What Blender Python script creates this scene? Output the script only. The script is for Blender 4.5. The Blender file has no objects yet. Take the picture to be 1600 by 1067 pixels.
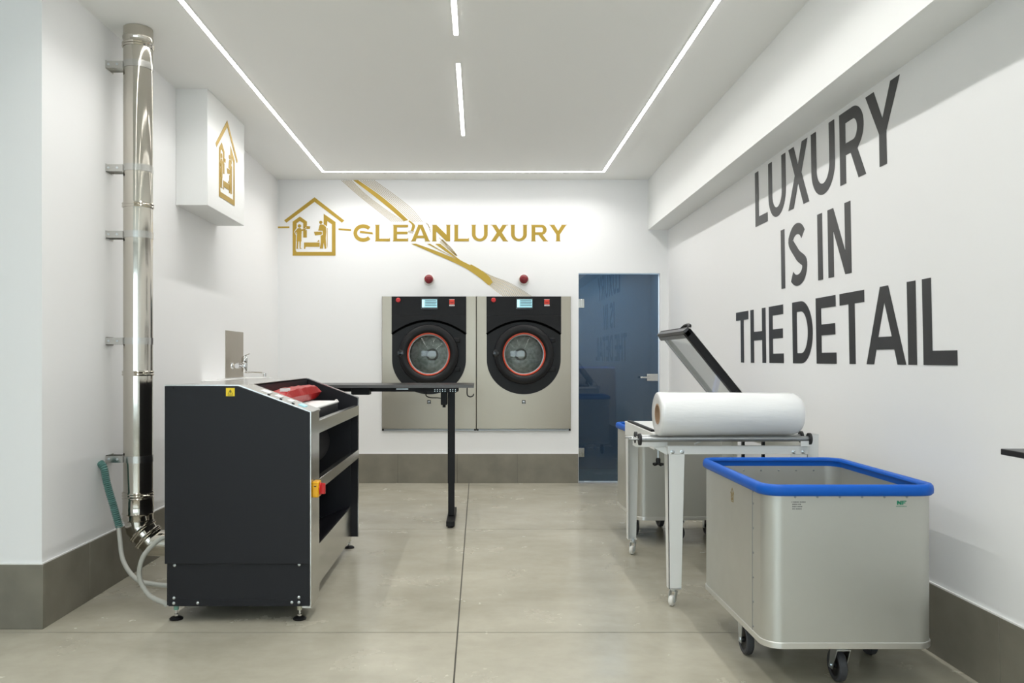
import bpy, bmesh, math, random
from mathutils import Vector, Matrix
from mathutils.geometry import tessellate_polygon
random.seed(7)
PI = math.pi
sc = bpy.context.scene
COL = sc.collection

# ------------------------------------------------------------------ camera, world, exposure
F, VX, VY, H = 1250.0, 748.0, 561.0, 1.24
cam = bpy.data.cameras.new('camera')
cam.sensor_width = 36; cam.lens = F/1600*36
cam.shift_x = (800-VX)/1600; cam.shift_y = (VY-533.5)/1600
cam.clip_start = 0.02
camo = bpy.data.objects.new('camera', cam); COL.objects.link(camo)
camo.location = (0, 0, H); camo.rotation_euler = (PI/2, 0, 0)
sc.camera = camo
sc.view_settings.view_transform = 'Standard'; sc.view_settings.look = 'None'
sc.view_settings.gamma = 1.0; sc.view_settings.use_curve_mapping = False
sc.view_settings.exposure = 0.0
w = bpy.data.worlds.new('fill_daylight'); sc.world = w; w.use_nodes = True
w.node_tree.nodes['Background'].inputs[0].default_value = (0.80, 0.90, 1.0, 1)
w.node_tree.nodes['Background'].inputs[1].default_value = 4.6  # even world light, raised as fill; enters through the added front window
LED = 16.0        # radiance of the opal diffusers
BEAM = 61.0       # radiance of the lamps under them, whose optics narrow the beam
SPREAD = 132

# ------------------------------------------------------------------ materials
def nt(m): return m.node_tree
def mat(name, col, rough=0.5, metal=0.0, spec=0.5, noise=None, emit=None, coat=0.0, trans=0.0, bump=None, alpha=1.0, aniso=0.0, rnoise=None):
    m = bpy.data.materials.new(name); m.use_nodes = True
    n = nt(m).nodes; l = nt(m).links; b = n['Principled BSDF']
    b.inputs['Base Color'].default_value = (*col, 1)
    b.inputs['Roughness'].default_value = rough
    b.inputs['Metallic'].default_value = metal
    b.inputs['Specular IOR Level'].default_value = spec
    b.inputs['Coat Weight'].default_value = coat
    b.inputs['Transmission Weight'].default_value = trans
    b.inputs['Alpha'].default_value = alpha
    b.inputs['Anisotropic'].default_value = aniso
    tc = n.new('ShaderNodeTexCoord')
    def tex(scale, stretch, detail=6):
        mp = n.new('ShaderNodeMapping'); mp.inputs['Scale'].default_value = stretch
        l.new(tc.outputs['Object'], mp.inputs['Vector'])
        t = n.new('ShaderNodeTexNoise'); t.inputs['Scale'].default_value = scale; t.inputs['Detail'].default_value = detail
        l.new(mp.outputs[0], t.inputs['Vector']); return t
    if noise:                       # (scale, amount, stretch)
        t = tex(noise[0], noise[2] if len(noise) > 2 else (1, 1, 1))
        r = n.new('ShaderNodeValToRGB'); a = noise[1]
        r.color_ramp.elements[0].position = 0.3; r.color_ramp.elements[1].position = 0.7
        r.color_ramp.elements[0].color = (*[c*(1-a) for c in col], 1)
        r.color_ramp.elements[1].color = (*[min(1, c*(1+a)) for c in col], 1)
        l.new(t.outputs['Fac'], r.inputs[0]); l.new(r.outputs[0], b.inputs['Base Color'])
    if rnoise:                      # (scale, lo, hi, stretch)
        t = tex(rnoise[0], rnoise[3] if len(rnoise) > 3 else (1, 1, 1))
        mr = n.new('ShaderNodeMapRange'); mr.inputs['From Min'].default_value = 0.3; mr.inputs['From Max'].default_value = 0.7
        mr.inputs['To Min'].default_value = rnoise[1]; mr.inputs['To Max'].default_value = rnoise[2]
        l.new(t.outputs['Fac'], mr.inputs['Value']); l.new(mr.outputs[0], b.inputs['Roughness'])
    if bump:                        # (scale, strength, stretch)
        t = tex(bump[0], bump[2] if len(bump) > 2 else (1, 1, 1))
        bp = n.new('ShaderNodeBump'); bp.inputs['Strength'].default_value = bump[1]; bp.inputs['Distance'].default_value = 0.01
        l.new(t.outputs['Fac'], bp.inputs['Height']); l.new(bp.outputs[0], b.inputs['Normal'])
    if emit:
        b.inputs['Emission Color'].default_value = (*emit[0], 1); b.inputs['Emission Strength'].default_value = emit[1]
    return m

def clear_mat(name, tint, rough=0.0, spec=1.5, diffuse=None):
    """thin sheet of clear or tinted glass: fresnel mix of a tinted transparent and a glossy lobe"""
    m = bpy.data.materials.new(name); m.use_nodes = True
    n = nt(m).nodes; l = nt(m).links; n.clear()
    out = n.new('ShaderNodeOutputMaterial'); mx = n.new('ShaderNodeMixShader')
    fr = n.new('ShaderNodeFresnel'); fr.inputs['IOR'].default_value = spec
    tr = n.new('ShaderNodeBsdfTransparent'); tr.inputs[0].default_value = (*tint, 1)
    gl = n.new('ShaderNodeBsdfGlossy'); gl.inputs['Roughness'].default_value = rough
    base = tr.outputs[0]
    if diffuse:
        df = n.new('ShaderNodeBsdfDiffuse'); df.inputs[0].default_value = (*diffuse[0], 1)
        m2 = n.new('ShaderNodeMixShader'); m2.inputs[0].default_value = diffuse[1]
        l.new(tr.outputs[0], m2.inputs[1]); l.new(df.outputs[0], m2.inputs[2]); base = m2.outputs[0]
    ge = n.new('ShaderNodeNewGeometry'); sb = n.new('ShaderNodeMath'); sb.operation = 'SUBTRACT'; sb.inputs[0].default_value = 1.0
    ml = n.new('ShaderNodeMath'); ml.operation = 'MULTIPLY'
    l.new(ge.outputs['Backfacing'], sb.inputs[1]); l.new(sb.outputs[0], ml.inputs[0]); l.new(fr.outputs[0], ml.inputs[1])
    l.new(ml.outputs[0], mx.inputs[0]); l.new(base, mx.inputs[1]); l.new(gl.outputs[0], mx.inputs[2])
    l.new(mx.outputs[0], out.inputs[0]); return m

M = {}
M['wall'] = mat('white_wall_paint', (0.89, 0.893, 0.895), 0.55, spec=0.3, bump=(220, 0.03))
M['ceiling'] = mat('white_ceiling_paint', (0.90, 0.905, 0.89), 0.8, spec=0.2)
M['beam'] = mat('white_beam_paint', (0.87, 0.88, 0.87), 0.6, spec=0.3)
M['caulk'] = mat('white_caulk', (0.9, 0.9, 0.89), 0.5)
M['grout'] = mat('dark_grout', (0.09, 0.085, 0.07), 0.9)
M['joint'] = mat('floor_joint', (0.10, 0.095, 0.08), 0.9)
M['led'] = mat('led_diffuser', (1, 1, 1), 0.5, emit=((1.0, 0.985, 0.96), LED))
M['led_frame'] = mat('led_profile', (0.85, 0.85, 0.85), 0.4)
M['steel'] = mat('brushed_stainless', (0.43, 0.385, 0.315), 0.3, 1.0, rnoise=(6, 0.33, 0.38, (1, 1, 0.2)))
M['steel2'] = mat('satin_stainless', (0.58, 0.575, 0.55), 0.2, 1.0, rnoise=(20, 0.16, 0.26, (1, 0.1, 1)))
M['flue'] = mat('polished_flue_steel', (0.60, 0.57, 0.51), 0.10, 1.0, rnoise=(9, 0.07, 0.13), bump=(7, 0.02))
M['chrome'] = mat('chrome', (0.75, 0.75, 0.75), 0.08, 1.0)
M['zinc'] = mat('zinc_plated', (0.62, 0.66, 0.68), 0.3, 1.0)
M['alu'] = mat('anodised_aluminium', (0.56, 0.56, 0.52), 0.42, 0.75, rnoise=(14, 0.38, 0.46))
M['alu_in'] = mat('aluminium_trim', (0.72, 0.72, 0.70), 0.3, 0.85)
M['blue'] = mat('blue_plastic', (0.001, 0.10, 0.50), 0.45, spec=0.3)
M['anthracite'] = mat('anthracite_paint', (0.012, 0.0125, 0.0155), 0.42, spec=0.27, bump=(600, 0.03))
M['dark_in'] = mat('dark_interior', (0.006, 0.007, 0.012), 0.5)
M['black'] = mat('black_plastic', (0.008, 0.008, 0.009), 0.45, spec=0.25)
M['black_gloss'] = mat('black_gloss', (0.006, 0.006, 0.007), 0.12)
M['black_soft'] = mat('black_satin_plastic', (0.008, 0.008, 0.009), 0.42, spec=0.3)
M['brow_shade'] = mat('matt_black_shade', (0.0015, 0.0015, 0.0015), 0.9, spec=0.05)
M['rubber'] = mat('black_rubber', (0.018, 0.018, 0.02), 0.7)
M['grey_rubber'] = mat('grey_tyre', (0.05, 0.052, 0.058), 0.6)
M['desk'] = mat('black_desk_laminate', (0.012, 0.012, 0.013), 0.32, spec=0.4)
M['white_metal'] = mat('white_powder_coat', (0.78, 0.79, 0.77), 0.35)
M['nylon'] = mat('white_nylon', (0.80, 0.79, 0.74), 0.4)
M['grey_bar'] = mat('grey_roller_steel', (0.34, 0.355, 0.36), 0.35, 0.8)
M['film'] = mat('wound_clear_film', (0.84, 0.85, 0.85), 0.22, spec=0.5, coat=0.4, bump=(11, 0.35, (0.5, 1, 2.5)), noise=(5, 0.03, (0.6, 2, 2)))
M['card'] = mat('cardboard', (0.42, 0.28, 0.18), 0.8)
M['white_cloth'] = mat('white_cloth', (0.72, 0.72, 0.71), 0.9, bump=(300, 0.1))
M['ceramic'] = mat('white_ceramic', (0.86, 0.86, 0.84), 0.12)
M['red_gloss'] = mat('red_plastic', (0.55, 0.008, 0.008), 0.3)
M['red_bag'] = mat('red_bag_plastic', (0.38, 0.005, 0.005), 0.38, spec=0.35, bump=(22, 0.3))
M['crimson'] = mat('crimson_lamp_dome', (0.20, 0.004, 0.012), 0.22, coat=0.3)
M['orange'] = mat('orange_red_seal', (0.62, 0.07, 0.03), 0.3)
M['yellow'] = mat('yellow_plastic', (0.85, 0.42, 0.005), 0.35)
M['yellow_label'] = mat('yellow_label', (0.90, 0.66, 0.01), 0.4)
M['print_black'] = mat('black_print', (0.012, 0.012, 0.012), 0.5)
M['print_white'] = mat('white_print', (0.85, 0.85, 0.85), 0.5)
M['print_red'] = mat('red_print', (0.75, 0.05, 0.02), 0.4)
M['print_grey'] = mat('grey_print', (0.12, 0.12, 0.12), 0.6)
M['print_green'] = mat('green_print', (0.005, 0.22, 0.12), 0.5)
M['vinyl'] = mat('charcoal_vinyl', (0.030, 0.031, 0.033), 0.36, spec=0.5)
M['gold'] = mat('gold_foil', (0.52, 0.345, 0.062), 0.36, 0.7)
M['gold_pale'] = mat('pale_gold_foil', (0.36, 0.26, 0.09), 0.4, 0.6)
M['screen'] = mat('lit_screen', (0.1, 0.2, 0.22), 0.2, emit=((0.42, 0.80, 0.88), 0.75))
M['screen_dim'] = mat('lit_screen_margin', (0.1, 0.2, 0.22), 0.2, emit=((0.66, 0.92, 0.95), 0.95))
M['screen_ink'] = mat('screen_text', (0.01, 0.03, 0.04), 0.3)
M['hose_green'] = mat('green_ribbed_hose', (0.10, 0.22, 0.20), 0.4)
M['hose_grey'] = mat('beige_rubber_hose', (0.42, 0.42, 0.38), 0.5)
M['nut_green'] = mat('green_levelling_nut', (0.22, 0.42, 0.33), 0.4)
M['nut_cream'] = mat('cream_levelling_nut', (0.62, 0.60, 0.45), 0.4)
M['tile'] = mat('grey_brown_tile', (0.215, 0.20, 0.16), 0.5, noise=(4.5, 0.16), bump=(40, 0.04))
M['drum'] = mat('perforated_drum_steel', (0.42, 0.42, 0.38), 0.35, 0.7, noise=(30, 0.35))
M['drum_hub'] = mat('drum_hub_steel', (0.75, 0.74, 0.66), 0.35, 0.4)
M['port_glass'] = clear_mat('porthole_glass', (0.60, 0.62, 0.60), 0.0, 1.75)
M['acrylic'] = clear_mat('clear_acrylic', (0.95, 0.955, 0.95), 0.05, 1.35, ((0.75, 0.76, 0.75), 0.25))
M['acrylic_strip'] = clear_mat('milky_acrylic', (0.95, 0.95, 0.95), 0.1, 1.35, ((0.9, 0.92, 0.9), 0.75))
M['door_glass'] = clear_mat('blue_tinted_glass', (0.33, 0.43, 0.52), 0.005, 1.75, ((0.042, 0.073, 0.100), 0.55))
M['store_wall'] = mat('store_room_wall', (0.40, 0.47, 0.52), 0.8)
M['store_blue'] = mat('store_room_blue_tint', (0.02, 0.12, 0.42), 0.7)
M['back_room'] = mat('white_shop_wall', (0.85, 0.85, 0.84), 0.7)
M['window_fill_glass'] = clear_mat('fill_window_glass', (0.9, 0.93, 0.92), 0.0, 1.45)

def floor_mat():
    m = bpy.data.materials.new('polished_concrete'); m.use_nodes = True
    n = nt(m).nodes; l = nt(m).links; b = n['Principled BSDF']
    tc = n.new('ShaderNodeTexCoord')
    def ns(scale, det, st=(1, 1, 1), rough=0.6):
        mp = n.new('ShaderNodeMapping'); mp.inputs['Scale'].default_value = st
        l.new(tc.outputs['Object'], mp.inputs['Vector'])
        t = n.new('ShaderNodeTexNoise'); t.inputs['Scale'].default_value = scale
        t.inputs['Detail'].default_value = det; t.inputs['Roughness'].default_value = rough
        t.inputs['Distortion'].default_value = 0.25
        l.new(mp.outputs[0], t.inputs['Vector']); return t
    a = ns(1.3, 8, (1, 1.6, 1)); r = n.new('ShaderNodeValToRGB')
    r.color_ramp.elements[0].position = 0.30; r.color_ramp.elements[0].color = (0.370, 0.350, 0.278, 1)
    r.color_ramp.elements[1].position = 0.70; r.color_ramp.elements[1].color = (0.50, 0.475, 0.390, 1)
    l.new(a.outputs['Fac'], r.inputs[0])
    c = ns(14, 10); r2 = n.new('ShaderNodeValToRGB')
    r2.color_ramp.elements[0].position = 0.25; r2.color_ramp.elements[0].color = (0.93, 0.93, 0.925, 1)
    r2.color_ramp.elements[1].position = 0.62; r2.color_ramp.elements[1].color = (1.0, 1.0, 1.0, 1)
    l.new(c.outputs['Fac'], r2.inputs[0])
    mx = n.new('ShaderNodeMix'); mx.data_type = 'RGBA'; mx.blend_type = 'MULTIPLY'; mx.inputs['Factor'].default_value = 1
    l.new(r.outputs[0], mx.inputs['A']); l.new(r2.outputs[0], mx.inputs['B'])
    l.new(mx.outputs['Result'], b.inputs['Base Color'])
    d = ns(3, 6); mr = n.new('ShaderNodeMapRange')
    mr.inputs['From Min'].default_value = 0.3; mr.inputs['From Max'].default_value = 0.7
    mr.inputs['To Min'].default_value = 0.17; mr.inputs['To Max'].default_value = 0.30
    l.new(d.outputs['Fac'], mr.inputs['Value']); l.new(mr.outputs[0], b.inputs['Roughness'])
    b.inputs['Specular IOR Level'].default_value = 0.45
    bp = n.new('ShaderNodeBump'); bp.inputs['Strength'].default_value = 0.02; bp.inputs['Distance'].default_value = 0.01
    l.new(ns(5, 3).outputs['Fac'], bp.inputs['Height']); l.new(bp.outputs[0], b.inputs['Normal'])
    return m
M['floor'] = floor_mat()

# ------------------------------------------------------------------ mesh building
class MB:
    def __init__(s): s.v = []; s.f = []
    def add(s, vs, fs):
        o = len(s.v); s.v += [tuple(p) for p in vs]; s.f += [tuple(i+o for i in f) for f in fs]; return s
    def box(s, x0, x1, y0, y1, z0, z1, m=None):
        vs = [Vector((x, y, z)) for x in (x0, x1) for y in (y0, y1) for z in (z0, z1)]
        if m: vs = [m @ p for p in vs]
        return s.add(vs, [(0, 1, 3, 2), (4, 6, 7, 5), (0, 4, 5, 1), (2, 3, 7, 6), (0, 2, 6, 4), (1, 5, 7, 3)])
    def frustum(s, a, b):          # two quads of 4 points, joined
        return s.add(list(a)+list(b), [(3, 2, 1, 0), (4, 5, 6, 7), (0, 1, 5, 4), (1, 2, 6, 5), (2, 3, 7, 6), (3, 0, 4, 7)])
    def lathe(s, c, axis, prof, n=32, close=False, a0=0, a1=2*PI):
        """prof: list of (radius, distance along axis)"""
        ax = Vector(axis).normalized(); t = Vector((0, 0, 1)) if abs(ax.z) < 0.9 else Vector((1, 0, 0))
        u = ax.cross(t).normalized(); v = ax.cross(u); c = Vector(c); vs = []
        for r, d in prof:
            for i in range(n):
                a = 2*PI*i/n; vs.append(c+ax*d+(u*math.cos(a)+v*math.sin(a))*max(r, 1e-5))
        fs = []; k = len(prof)
        for j in range(k-1 if not close else k):
            for i in range(n):
                a = j*n+i; b = j*n+(i+1) % n; jj = ((j+1) % k)*n
                fs.append((a, b, jj+(i+1) % n, jj+i))
        return s.add(vs, fs)
    def cyl(s, a, b, r, n=20, r2=None):
        a = Vector(a); b = Vector(b); d = (b-a).length; r2 = r if r2 is None else r2
        return s.lathe(a, b-a, [(0, 0), (r, 0), (r2, d), (0, d)], n)
    def tube(s, pts, r, n=10, smooth=True, ribs=None):
        P = [Vector(p) for p in pts]
        if smooth:
            Q = []
            for i in range(len(P)-1):
                p0 = P[max(i-1, 0)]; p1 = P[i]; p2 = P[i+1]; p3 = P[min(i+2, len(P)-1)]
                st = 8 if not ribs else 20
                for k in range(st):
                    t = k/st
                    Q.append(0.5*((2*p1)+(-p0+p2)*t+(2*p0-5*p1+4*p2-p3)*t*t+(-p0+3*p1-3*p2+p3)*t**3))
            Q.append(P[-1]); P = Q
            if ribs:
                out = [P[0]]; nxt = ribs; tot = 0.0
                for i in range(1, len(P)):
                    d_ = (P[i]-P[i-1]).length
                    while nxt <= tot+d_: out.append(P[i-1].lerp(P[i], (nxt-tot)/d_)); nxt += ribs
                    tot += d_
                P = out
        vs = []; k = len(P); up = None
        for i, p in enumerate(P):
            d = (P[min(i+1, k-1)]-P[max(i-1, 0)]).normalized()
            if up is None: up = d.orthogonal().normalized()
            up = (up-d*up.dot(d)).normalized(); q = d.cross(up)
            rr = r*(1.0 if not ribs else (1.0 if i % 2 else 0.74))
            for j in range(n):
                a = 2*PI*j/n; vs.append(p+(up*math.cos(a)+q*math.sin(a))*rr)
        fs = [(i*n+j, i*n+(j+1) % n, (i+1)*n+(j+1) % n, (i+1)*n+j) for i in range(k-1) for j in range(n)]
        fs += [tuple(range(n))[::-1], tuple((k-1)*n+j for j in range(n))]
        return s.add(vs, fs)
    def prism(s, loops, fm, d0=0.0, d1=0.002):
        """flat shape (outer loop + holes in u,v) given depth: fm(u,v,d) -> point"""
        loops = [[(float(a), float(b)) for a, b in lp] for lp in loops]
        flat = [p for lp in loops for p in lp]; n = len(flat)
        tri = tessellate_polygon([[Vector((a, b, 0)) for a, b in lp] for lp in loops])
        vs = [fm(a, b, d0) for a, b in flat]+[fm(a, b, d1) for a, b in flat]
        fs = [tuple(t) for t in tri]+[tuple(i+n for i in reversed(t)) for t in tri]
        o = 0
        for lp in loops:
            k = len(lp)
            for i in range(k): fs.append((o+i, o+(i+1) % k, n+o+(i+1) % k, n+o+i))
            o += k
        return s.add(vs, fs)
    def build(s, name, m, parent=None, bevel=0, smooth=True, seg=2, kind=None, label=None, angle=35):
        me = bpy.data.meshes.new(name)
        inv = ROOTM.get(parent.name, Matrix()) if parent is not None else Matrix()
        me.from_pydata([inv @ Vector(p) for p in s.v], [], s.f)
        bm = bmesh.new(); bm.from_mesh(me)
        bmesh.ops.remove_doubles(bm, verts=bm.verts, dist=1e-6)
        bmesh.ops.dissolve_degenerate(bm, edges=bm.edges, dist=1e-7)
        bmesh.ops.recalc_face_normals(bm, faces=bm.faces)
        bm.to_mesh(me); bm.free()
        if smooth:
            for p in me.polygons: p.use_smooth = True
            me.set_sharp_from_angle(angle=math.radians(angle))
        me.materials.append(m)
        o = bpy.data.objects.new(name, me); COL.objects.link(o)
        if parent is not None:
            o.parent = parent; ROOTM[o.name] = inv
        if bevel:
            b = o.modifiers.new('bevel', 'BEVEL'); b.width = bevel; b.segments = seg
            b.limit_method = 'ANGLE'; b.angle_limit = math.radians(40)
            b.harden_normals = False
        if kind: o['kind'] = kind
        if label: o['label'] = label
        return o
ROOTM = {}
def tag(o, label, cat, group=None):
    o['label'] = label; o['category'] = cat
    if group: o['group'] = group
    return o
def thing(name, label, cat, loc=(0, 0, 0), rz=0, group=None):
    o = bpy.data.objects.new(name, None); COL.objects.link(o)
    o.location = loc; o.rotation_euler = (0, 0, rz); o.empty_display_size = 0.1
    ROOTM[o.name] = (Matrix.Translation(loc) @ Matrix.Rotation(rz, 4, 'Z')).inverted()
    return tag(o, label, cat, group)
def bx(name, m, parent, x0, x1, y0, y1, z0, z1, bevel=0.0, **k):
    return MB().box(x0, x1, y0, y1, z0, z1).build(name, m, parent, bevel, **k)
def copy_tree(o, parent=None):
    c = o.copy(); COL.objects.link(c)
    if parent is not None: c.parent = parent
    for ch in list(o.children): copy_tree(ch, c)
    return c
def circ(cx, cy, r, n=40, a0=0.0, a1=2*PI, end=False, ry=None):
    ry = r if ry is None else ry; k = n if not end else n
    return [(cx+r*math.cos(a0+(a1-a0)*i/(n-1 if end else n)), cy+ry*math.sin(a0+(a1-a0)*i/(n-1 if end else n))) for i in range(k)]
def stroke(path, t):
    L = []; R = []
    for i, p in enumerate(path):
        a = Vector(path[max(i-1, 0)]); b = Vector(path[min(i+1, len(path)-1)]); d = (b-a).normalized()
        nn = Vector((-d.y, d.x)); tt = t[i] if isinstance(t, (list, tuple)) else t
        L.append(tuple(Vector(p)+nn*tt/2)); R.append(tuple(Vector(p)-nn*tt/2))
    return L+R[::-1]
def smooth2(P, st=8):
    P = [Vector(p) for p in P]; Q = []
    for i in range(len(P)-1):
        p0 = P[max(i-1, 0)]; p1 = P[i]; p2 = P[i+1]; p3 = P[min(i+2, len(P)-1)]
        for k in range(st):
            t = k/st; Q.append(tuple(0.5*((2*p1)+(-p0+p2)*t+(2*p0-5*p1+4*p2-p3)*t*t+(-p0+3*p1-3*p2+p3)*t**3)))
    return Q+[tuple(P[-1])]

# ------------------------------------------------------------------ room shell
YB, XL, YC, ZC = 8.01, -2.01, 3.68, 3.035      # back wall, left wall, left corner, ceiling height
YF, XLL = -4.2, -4.6                            # front of the shop behind the camera
def wx(Y, z): return 1.897 + (YB-Y)*(0.0055-(z/2.53)*0.0115)      # right wall is slightly out of true
def bxx(Y): return 1.695-(YB-Y)*0.0107                            # beam face

fl = bx('floor', M['joint'], None, XLL, 2.1, YF, 10.0, -0.12, -0.005); fl['kind'] = 'structure'
xs = [XLL, -2.296, -0.096, 2.10]; ys = [YF, -2.97, -0.77, 1.43, 3.63, 5.83, 8.012]
for i in range(3):
    for j in range(6):
        g = 0.0035
        x0 = xs[i]+(g if i else 0); x1 = xs[i+1]-(g if i < 2 else 0)
        y0 = ys[j]+(g if j else 0); y1 = ys[j+1]-g
        bx('floor_slab', M['floor'], fl, x0, x1, y0, y1, -0.005, 0.0)
bx('floor_slab', M['floor'], fl, 0.9, 2.1, 8.012, 9.9, -0.005, 0.0)

def struct(mb, name, m, **k):
    return mb.build(name, m, None, kind='structure', **k)
struct(MB().box(XLL, 2.1, YF, 10.0, ZC, ZC+0.12), 'ceiling', M['ceiling'])
# back wall with an opening for the two machines and one for the door
DX0, DX1, DZ = 1.0, 1.815, 2.10
MX0, MX1, MZ0, MZ1 = -0.970, 0.922, 0.530, 1.867
b = MB()
b.box(XL-0.1, MX0, YB, YB+0.12, 0, ZC); b.box(MX0, MX1, YB, YB+0.12, 0, MZ0); b.box(MX0, MX1, YB, YB+0.12, MZ1, ZC)
b.box(MX1, DX0, YB, YB+0.12, 0, ZC); b.box(DX0, DX1, YB, YB+0.12, DZ, ZC); b.box(DX1, 2.1, YB, YB+0.12, 0, ZC)
struct(b, 'wall_back', M['wall'], smooth=False)
# left wall, the corner at YC, the front part of the shop
struct(MB().box(XL-0.12, XL, YC, YB+0.1, 0, ZC).box(XLL, XL-0.12, YC, YC+0.12, 0, ZC), 'wall_left', M['wall'], smooth=False)
struct(MB().box(XLL-0.12, XLL, YF, YC+0.12, 0, ZC), 'wall_shop_left', M['back_room'])
# right wall as a slightly warped sheet with thickness
NR = 12; v = []; f = []
for i in range(NR+1):
    Y = YF+(YB+0.1-YF)*i/NR
    for z in (0, 1.0, 2.0, ZC): v.append((wx(Y, z), Y, z))
    for z in (0, 1.0, 2.0, ZC): v.append((2.10, Y, z))
for i in range(NR):
    a = i*8; c = a+8
    for k in range(3): f += [(a+k, a+k+1, c+k+1, c+k), (a+4+k, c+4+k, c+5+k, a+5+k)]
f += [(0, 4, 5, 1), (1, 5, 6, 2), (2, 6, 7, 3)]; e = NR*8; f += [(e, e+1, e+5, e+4), (e+1, e+2, e+6, e+5), (e+2, e+3, e+7, e+6)]
struct(MB().add(v, f), 'wall_right', M['wall'], smooth=False)
# boxed beam along the right wall
zb = 2.533
b = MB().frustum([(bxx(YF), YF, zb), (1.96, YF, zb), (1.96, YB, zb), (bxx(YB), YB, zb)],
                 [(bxx(YF)+0.0, YF, ZC), (1.96, YF, ZC), (1.96, YB, ZC), (bxx(YB)+0.0, YB, ZC)])
struct(b, 'trim_1', M['beam'], smooth=False)
# boxed duct on the left wall
struct(MB().box(XL, -1.80, 5.31, 6.14, 2.262, ZC), 'trim_2', M['beam'], bevel=0.002)
# shop front behind the camera: wall, its wide window added for fill light
b = MB().box(XLL, 2.1, YF-0.15, YF, 0, 0.5).box(XLL, 2.1, YF-0.15, YF, 2.6, ZC).box(XLL, -3.9, YF-0.15, YF, 0.5, 2.6).box(1.4, 2.1, YF-0.15, YF, 0.5, 2.6)
struct(b, 'wall_front', M['back_room'], smooth=False)
wf = struct(MB().box(-3.9, 1.4, YF-0.10, YF-0.05, 0.5, 0.55).box(-3.9, 1.4, YF-0.10, YF-0.05, 2.55, 2.6).box(-3.9, -3.85, YF-0.10, YF-0.05, 0.55, 2.55)
            .box(1.35, 1.4, YF-0.10, YF-0.05, 0.55, 2.55).box(-1.28, -1.22, YF-0.10, YF-0.05, 0.55, 2.55), 'window_fill_1', M['black'])
bx('window_fill_pane', M['window_fill_glass'], wf, -3.85, -1.28, YF-0.08, YF-0.072, 0.55, 2.55)
bx('window_fill_pane', M['window_fill_glass'], wf, -1.22, 1.35, YF-0.08, YF-0.072, 0.55, 2.55)
struct(MB().box(XL-0.1, 0.80, 8.78, 8.88, 0, ZC).box(XL-0.1, XL, YB+0.12, 8.78, 0, ZC).box(0.80, 0.90, YB+0.12, 9.9, 2.6, ZC), 'wall_leak_stop', M['store_wall'], smooth=False)  # unseen walls added to stop world light leaking in behind the machines
# store room seen through the tinted door
struct(MB().box(0.80, 0.90, YB+0.12, 9.9, 0, 2.5).box(0.80, 2.1, 9.8, 9.9, 0, 2.5).box(0.80, 2.2, YB+0.12, 9.9, 2.5, 2.6).box(2.1, 2.2, YB+0.0, 9.9, 0, 2.5), 'wall_store_room', M['store_wall'], smooth=False)
b = MB().box(0.92, 1.55, 9.0, 9.6, 0.0, 1.15)  # added block that tints the lower glass, standing in for its blue gradient
tag(b.build('blue_tint_block', M['store_blue'], None, bevel=0.02), 'blue block added behind the tinted glass door to tint its lower part', 'tint_block')
la = bpy.data.lights.new('store_room_fill', 'AREA'); la.energy = 60; la.size = 0.3; la.color = (0.8, 0.92, 1)  # unseen light added behind the door to bring out the blue
lo = bpy.data.objects.new('store_room_fill', la); COL.objects.link(lo); lo.location = (1.5, 9.0, 2.45)

# tiled baseboards: a backing and one object per tile
def tiles(name, spans, mk, backmb, capmb):
    base = backmb.build(name, M['grout'], None, kind='structure')
    capmb.build('top_bead', M['caulk'], base)
    for s in spans: mk(*s).build('tile', M['tile'], base, bevel=0.0012, seg=1)
zt = 0.293
YT = YB-0.010
sp = []; x = -2.0+0.0
edges = [-2.0, -1.403, -0.809, -0.213, 0.385, 0.975+0.02]
for a, c in zip(edges[:-1], edges[1:]): sp.append((a+0.001, c-0.001))
tiles('baseboard_back', sp, lambda a, c: MB().box(a, c, YT, YB-0.001, 0.001, zt), MB().box(-2.0, 0.995, YT+0.002, YB-0.0005, 0, zt), MB().box(-2.0, 0.995, YT+0.002, YB-0.0005, zt, zt+0.006))
XT = XL+0.010
ed = [YC-0.0, 4.115, 4.70, 5.30, 5.90, 6.50, 7.10, 7.70, YT-0.001]
tiles('baseboard_left', [(a+0.001, c-0.001) for a, c in zip(ed[:-1], ed[1:])],
      lambda a, c: MB().box(XL+0.001, XT, a, c, 0.001, zt+0.004), MB().box(XL+0.0005, XT-0.002, YC, YT, 0, zt+0.004), MB().box(XL+0.0005, XT-0.002, YC, YT, zt+0.004, zt+0.010))
ed = [XT+0.002, -2.42, -3.02, -3.62, -4.22, XLL]
tiles('baseboard_corner', [(c+0.001, a-0.001) for a, c in zip(ed[:-1], ed[1:])],
      lambda a, c: MB().box(a, c, YC-0.010, YC-0.001, 0.001, zt+0.004), MB().box(XLL, XT-0.002, YC-0.008, YC-0.0005, 0, zt+0.004), MB().box(XLL, XT-0.002, YC-0.008, YC-0.0005, zt+0.004, zt+0.010))
def rt(a, c, o0=0.010, o1=0.001, z0=0.001, z1=zt):
    q = lambda Y, z, o: (wx(Y, z)-o, Y, z)
    return MB().frustum([q(a, z0, o0), q(a, z0, o1), q(c, z0, o1), q(c, z0, o0)], [q(a, z1, o0), q(a, z1, o1), q(c, z1, o1), q(c, z1, o0)])
ed = [YT]
while ed[-1] > 1.2: ed.append(ed[-1]-0.633)
ed += [-4.1]
cp = rt(YT, -4.1, 0.008, 0.0005, zt, zt+0.006)
tiles('baseboard_right', [(c+0.001, a-0.001) for a, c in zip(ed[:-1], ed[1:])], lambda a, c: rt(a, c, z1=zt), rt(YT, -4.1, 0.008, 0.0005, 0, zt), cp)

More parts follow.
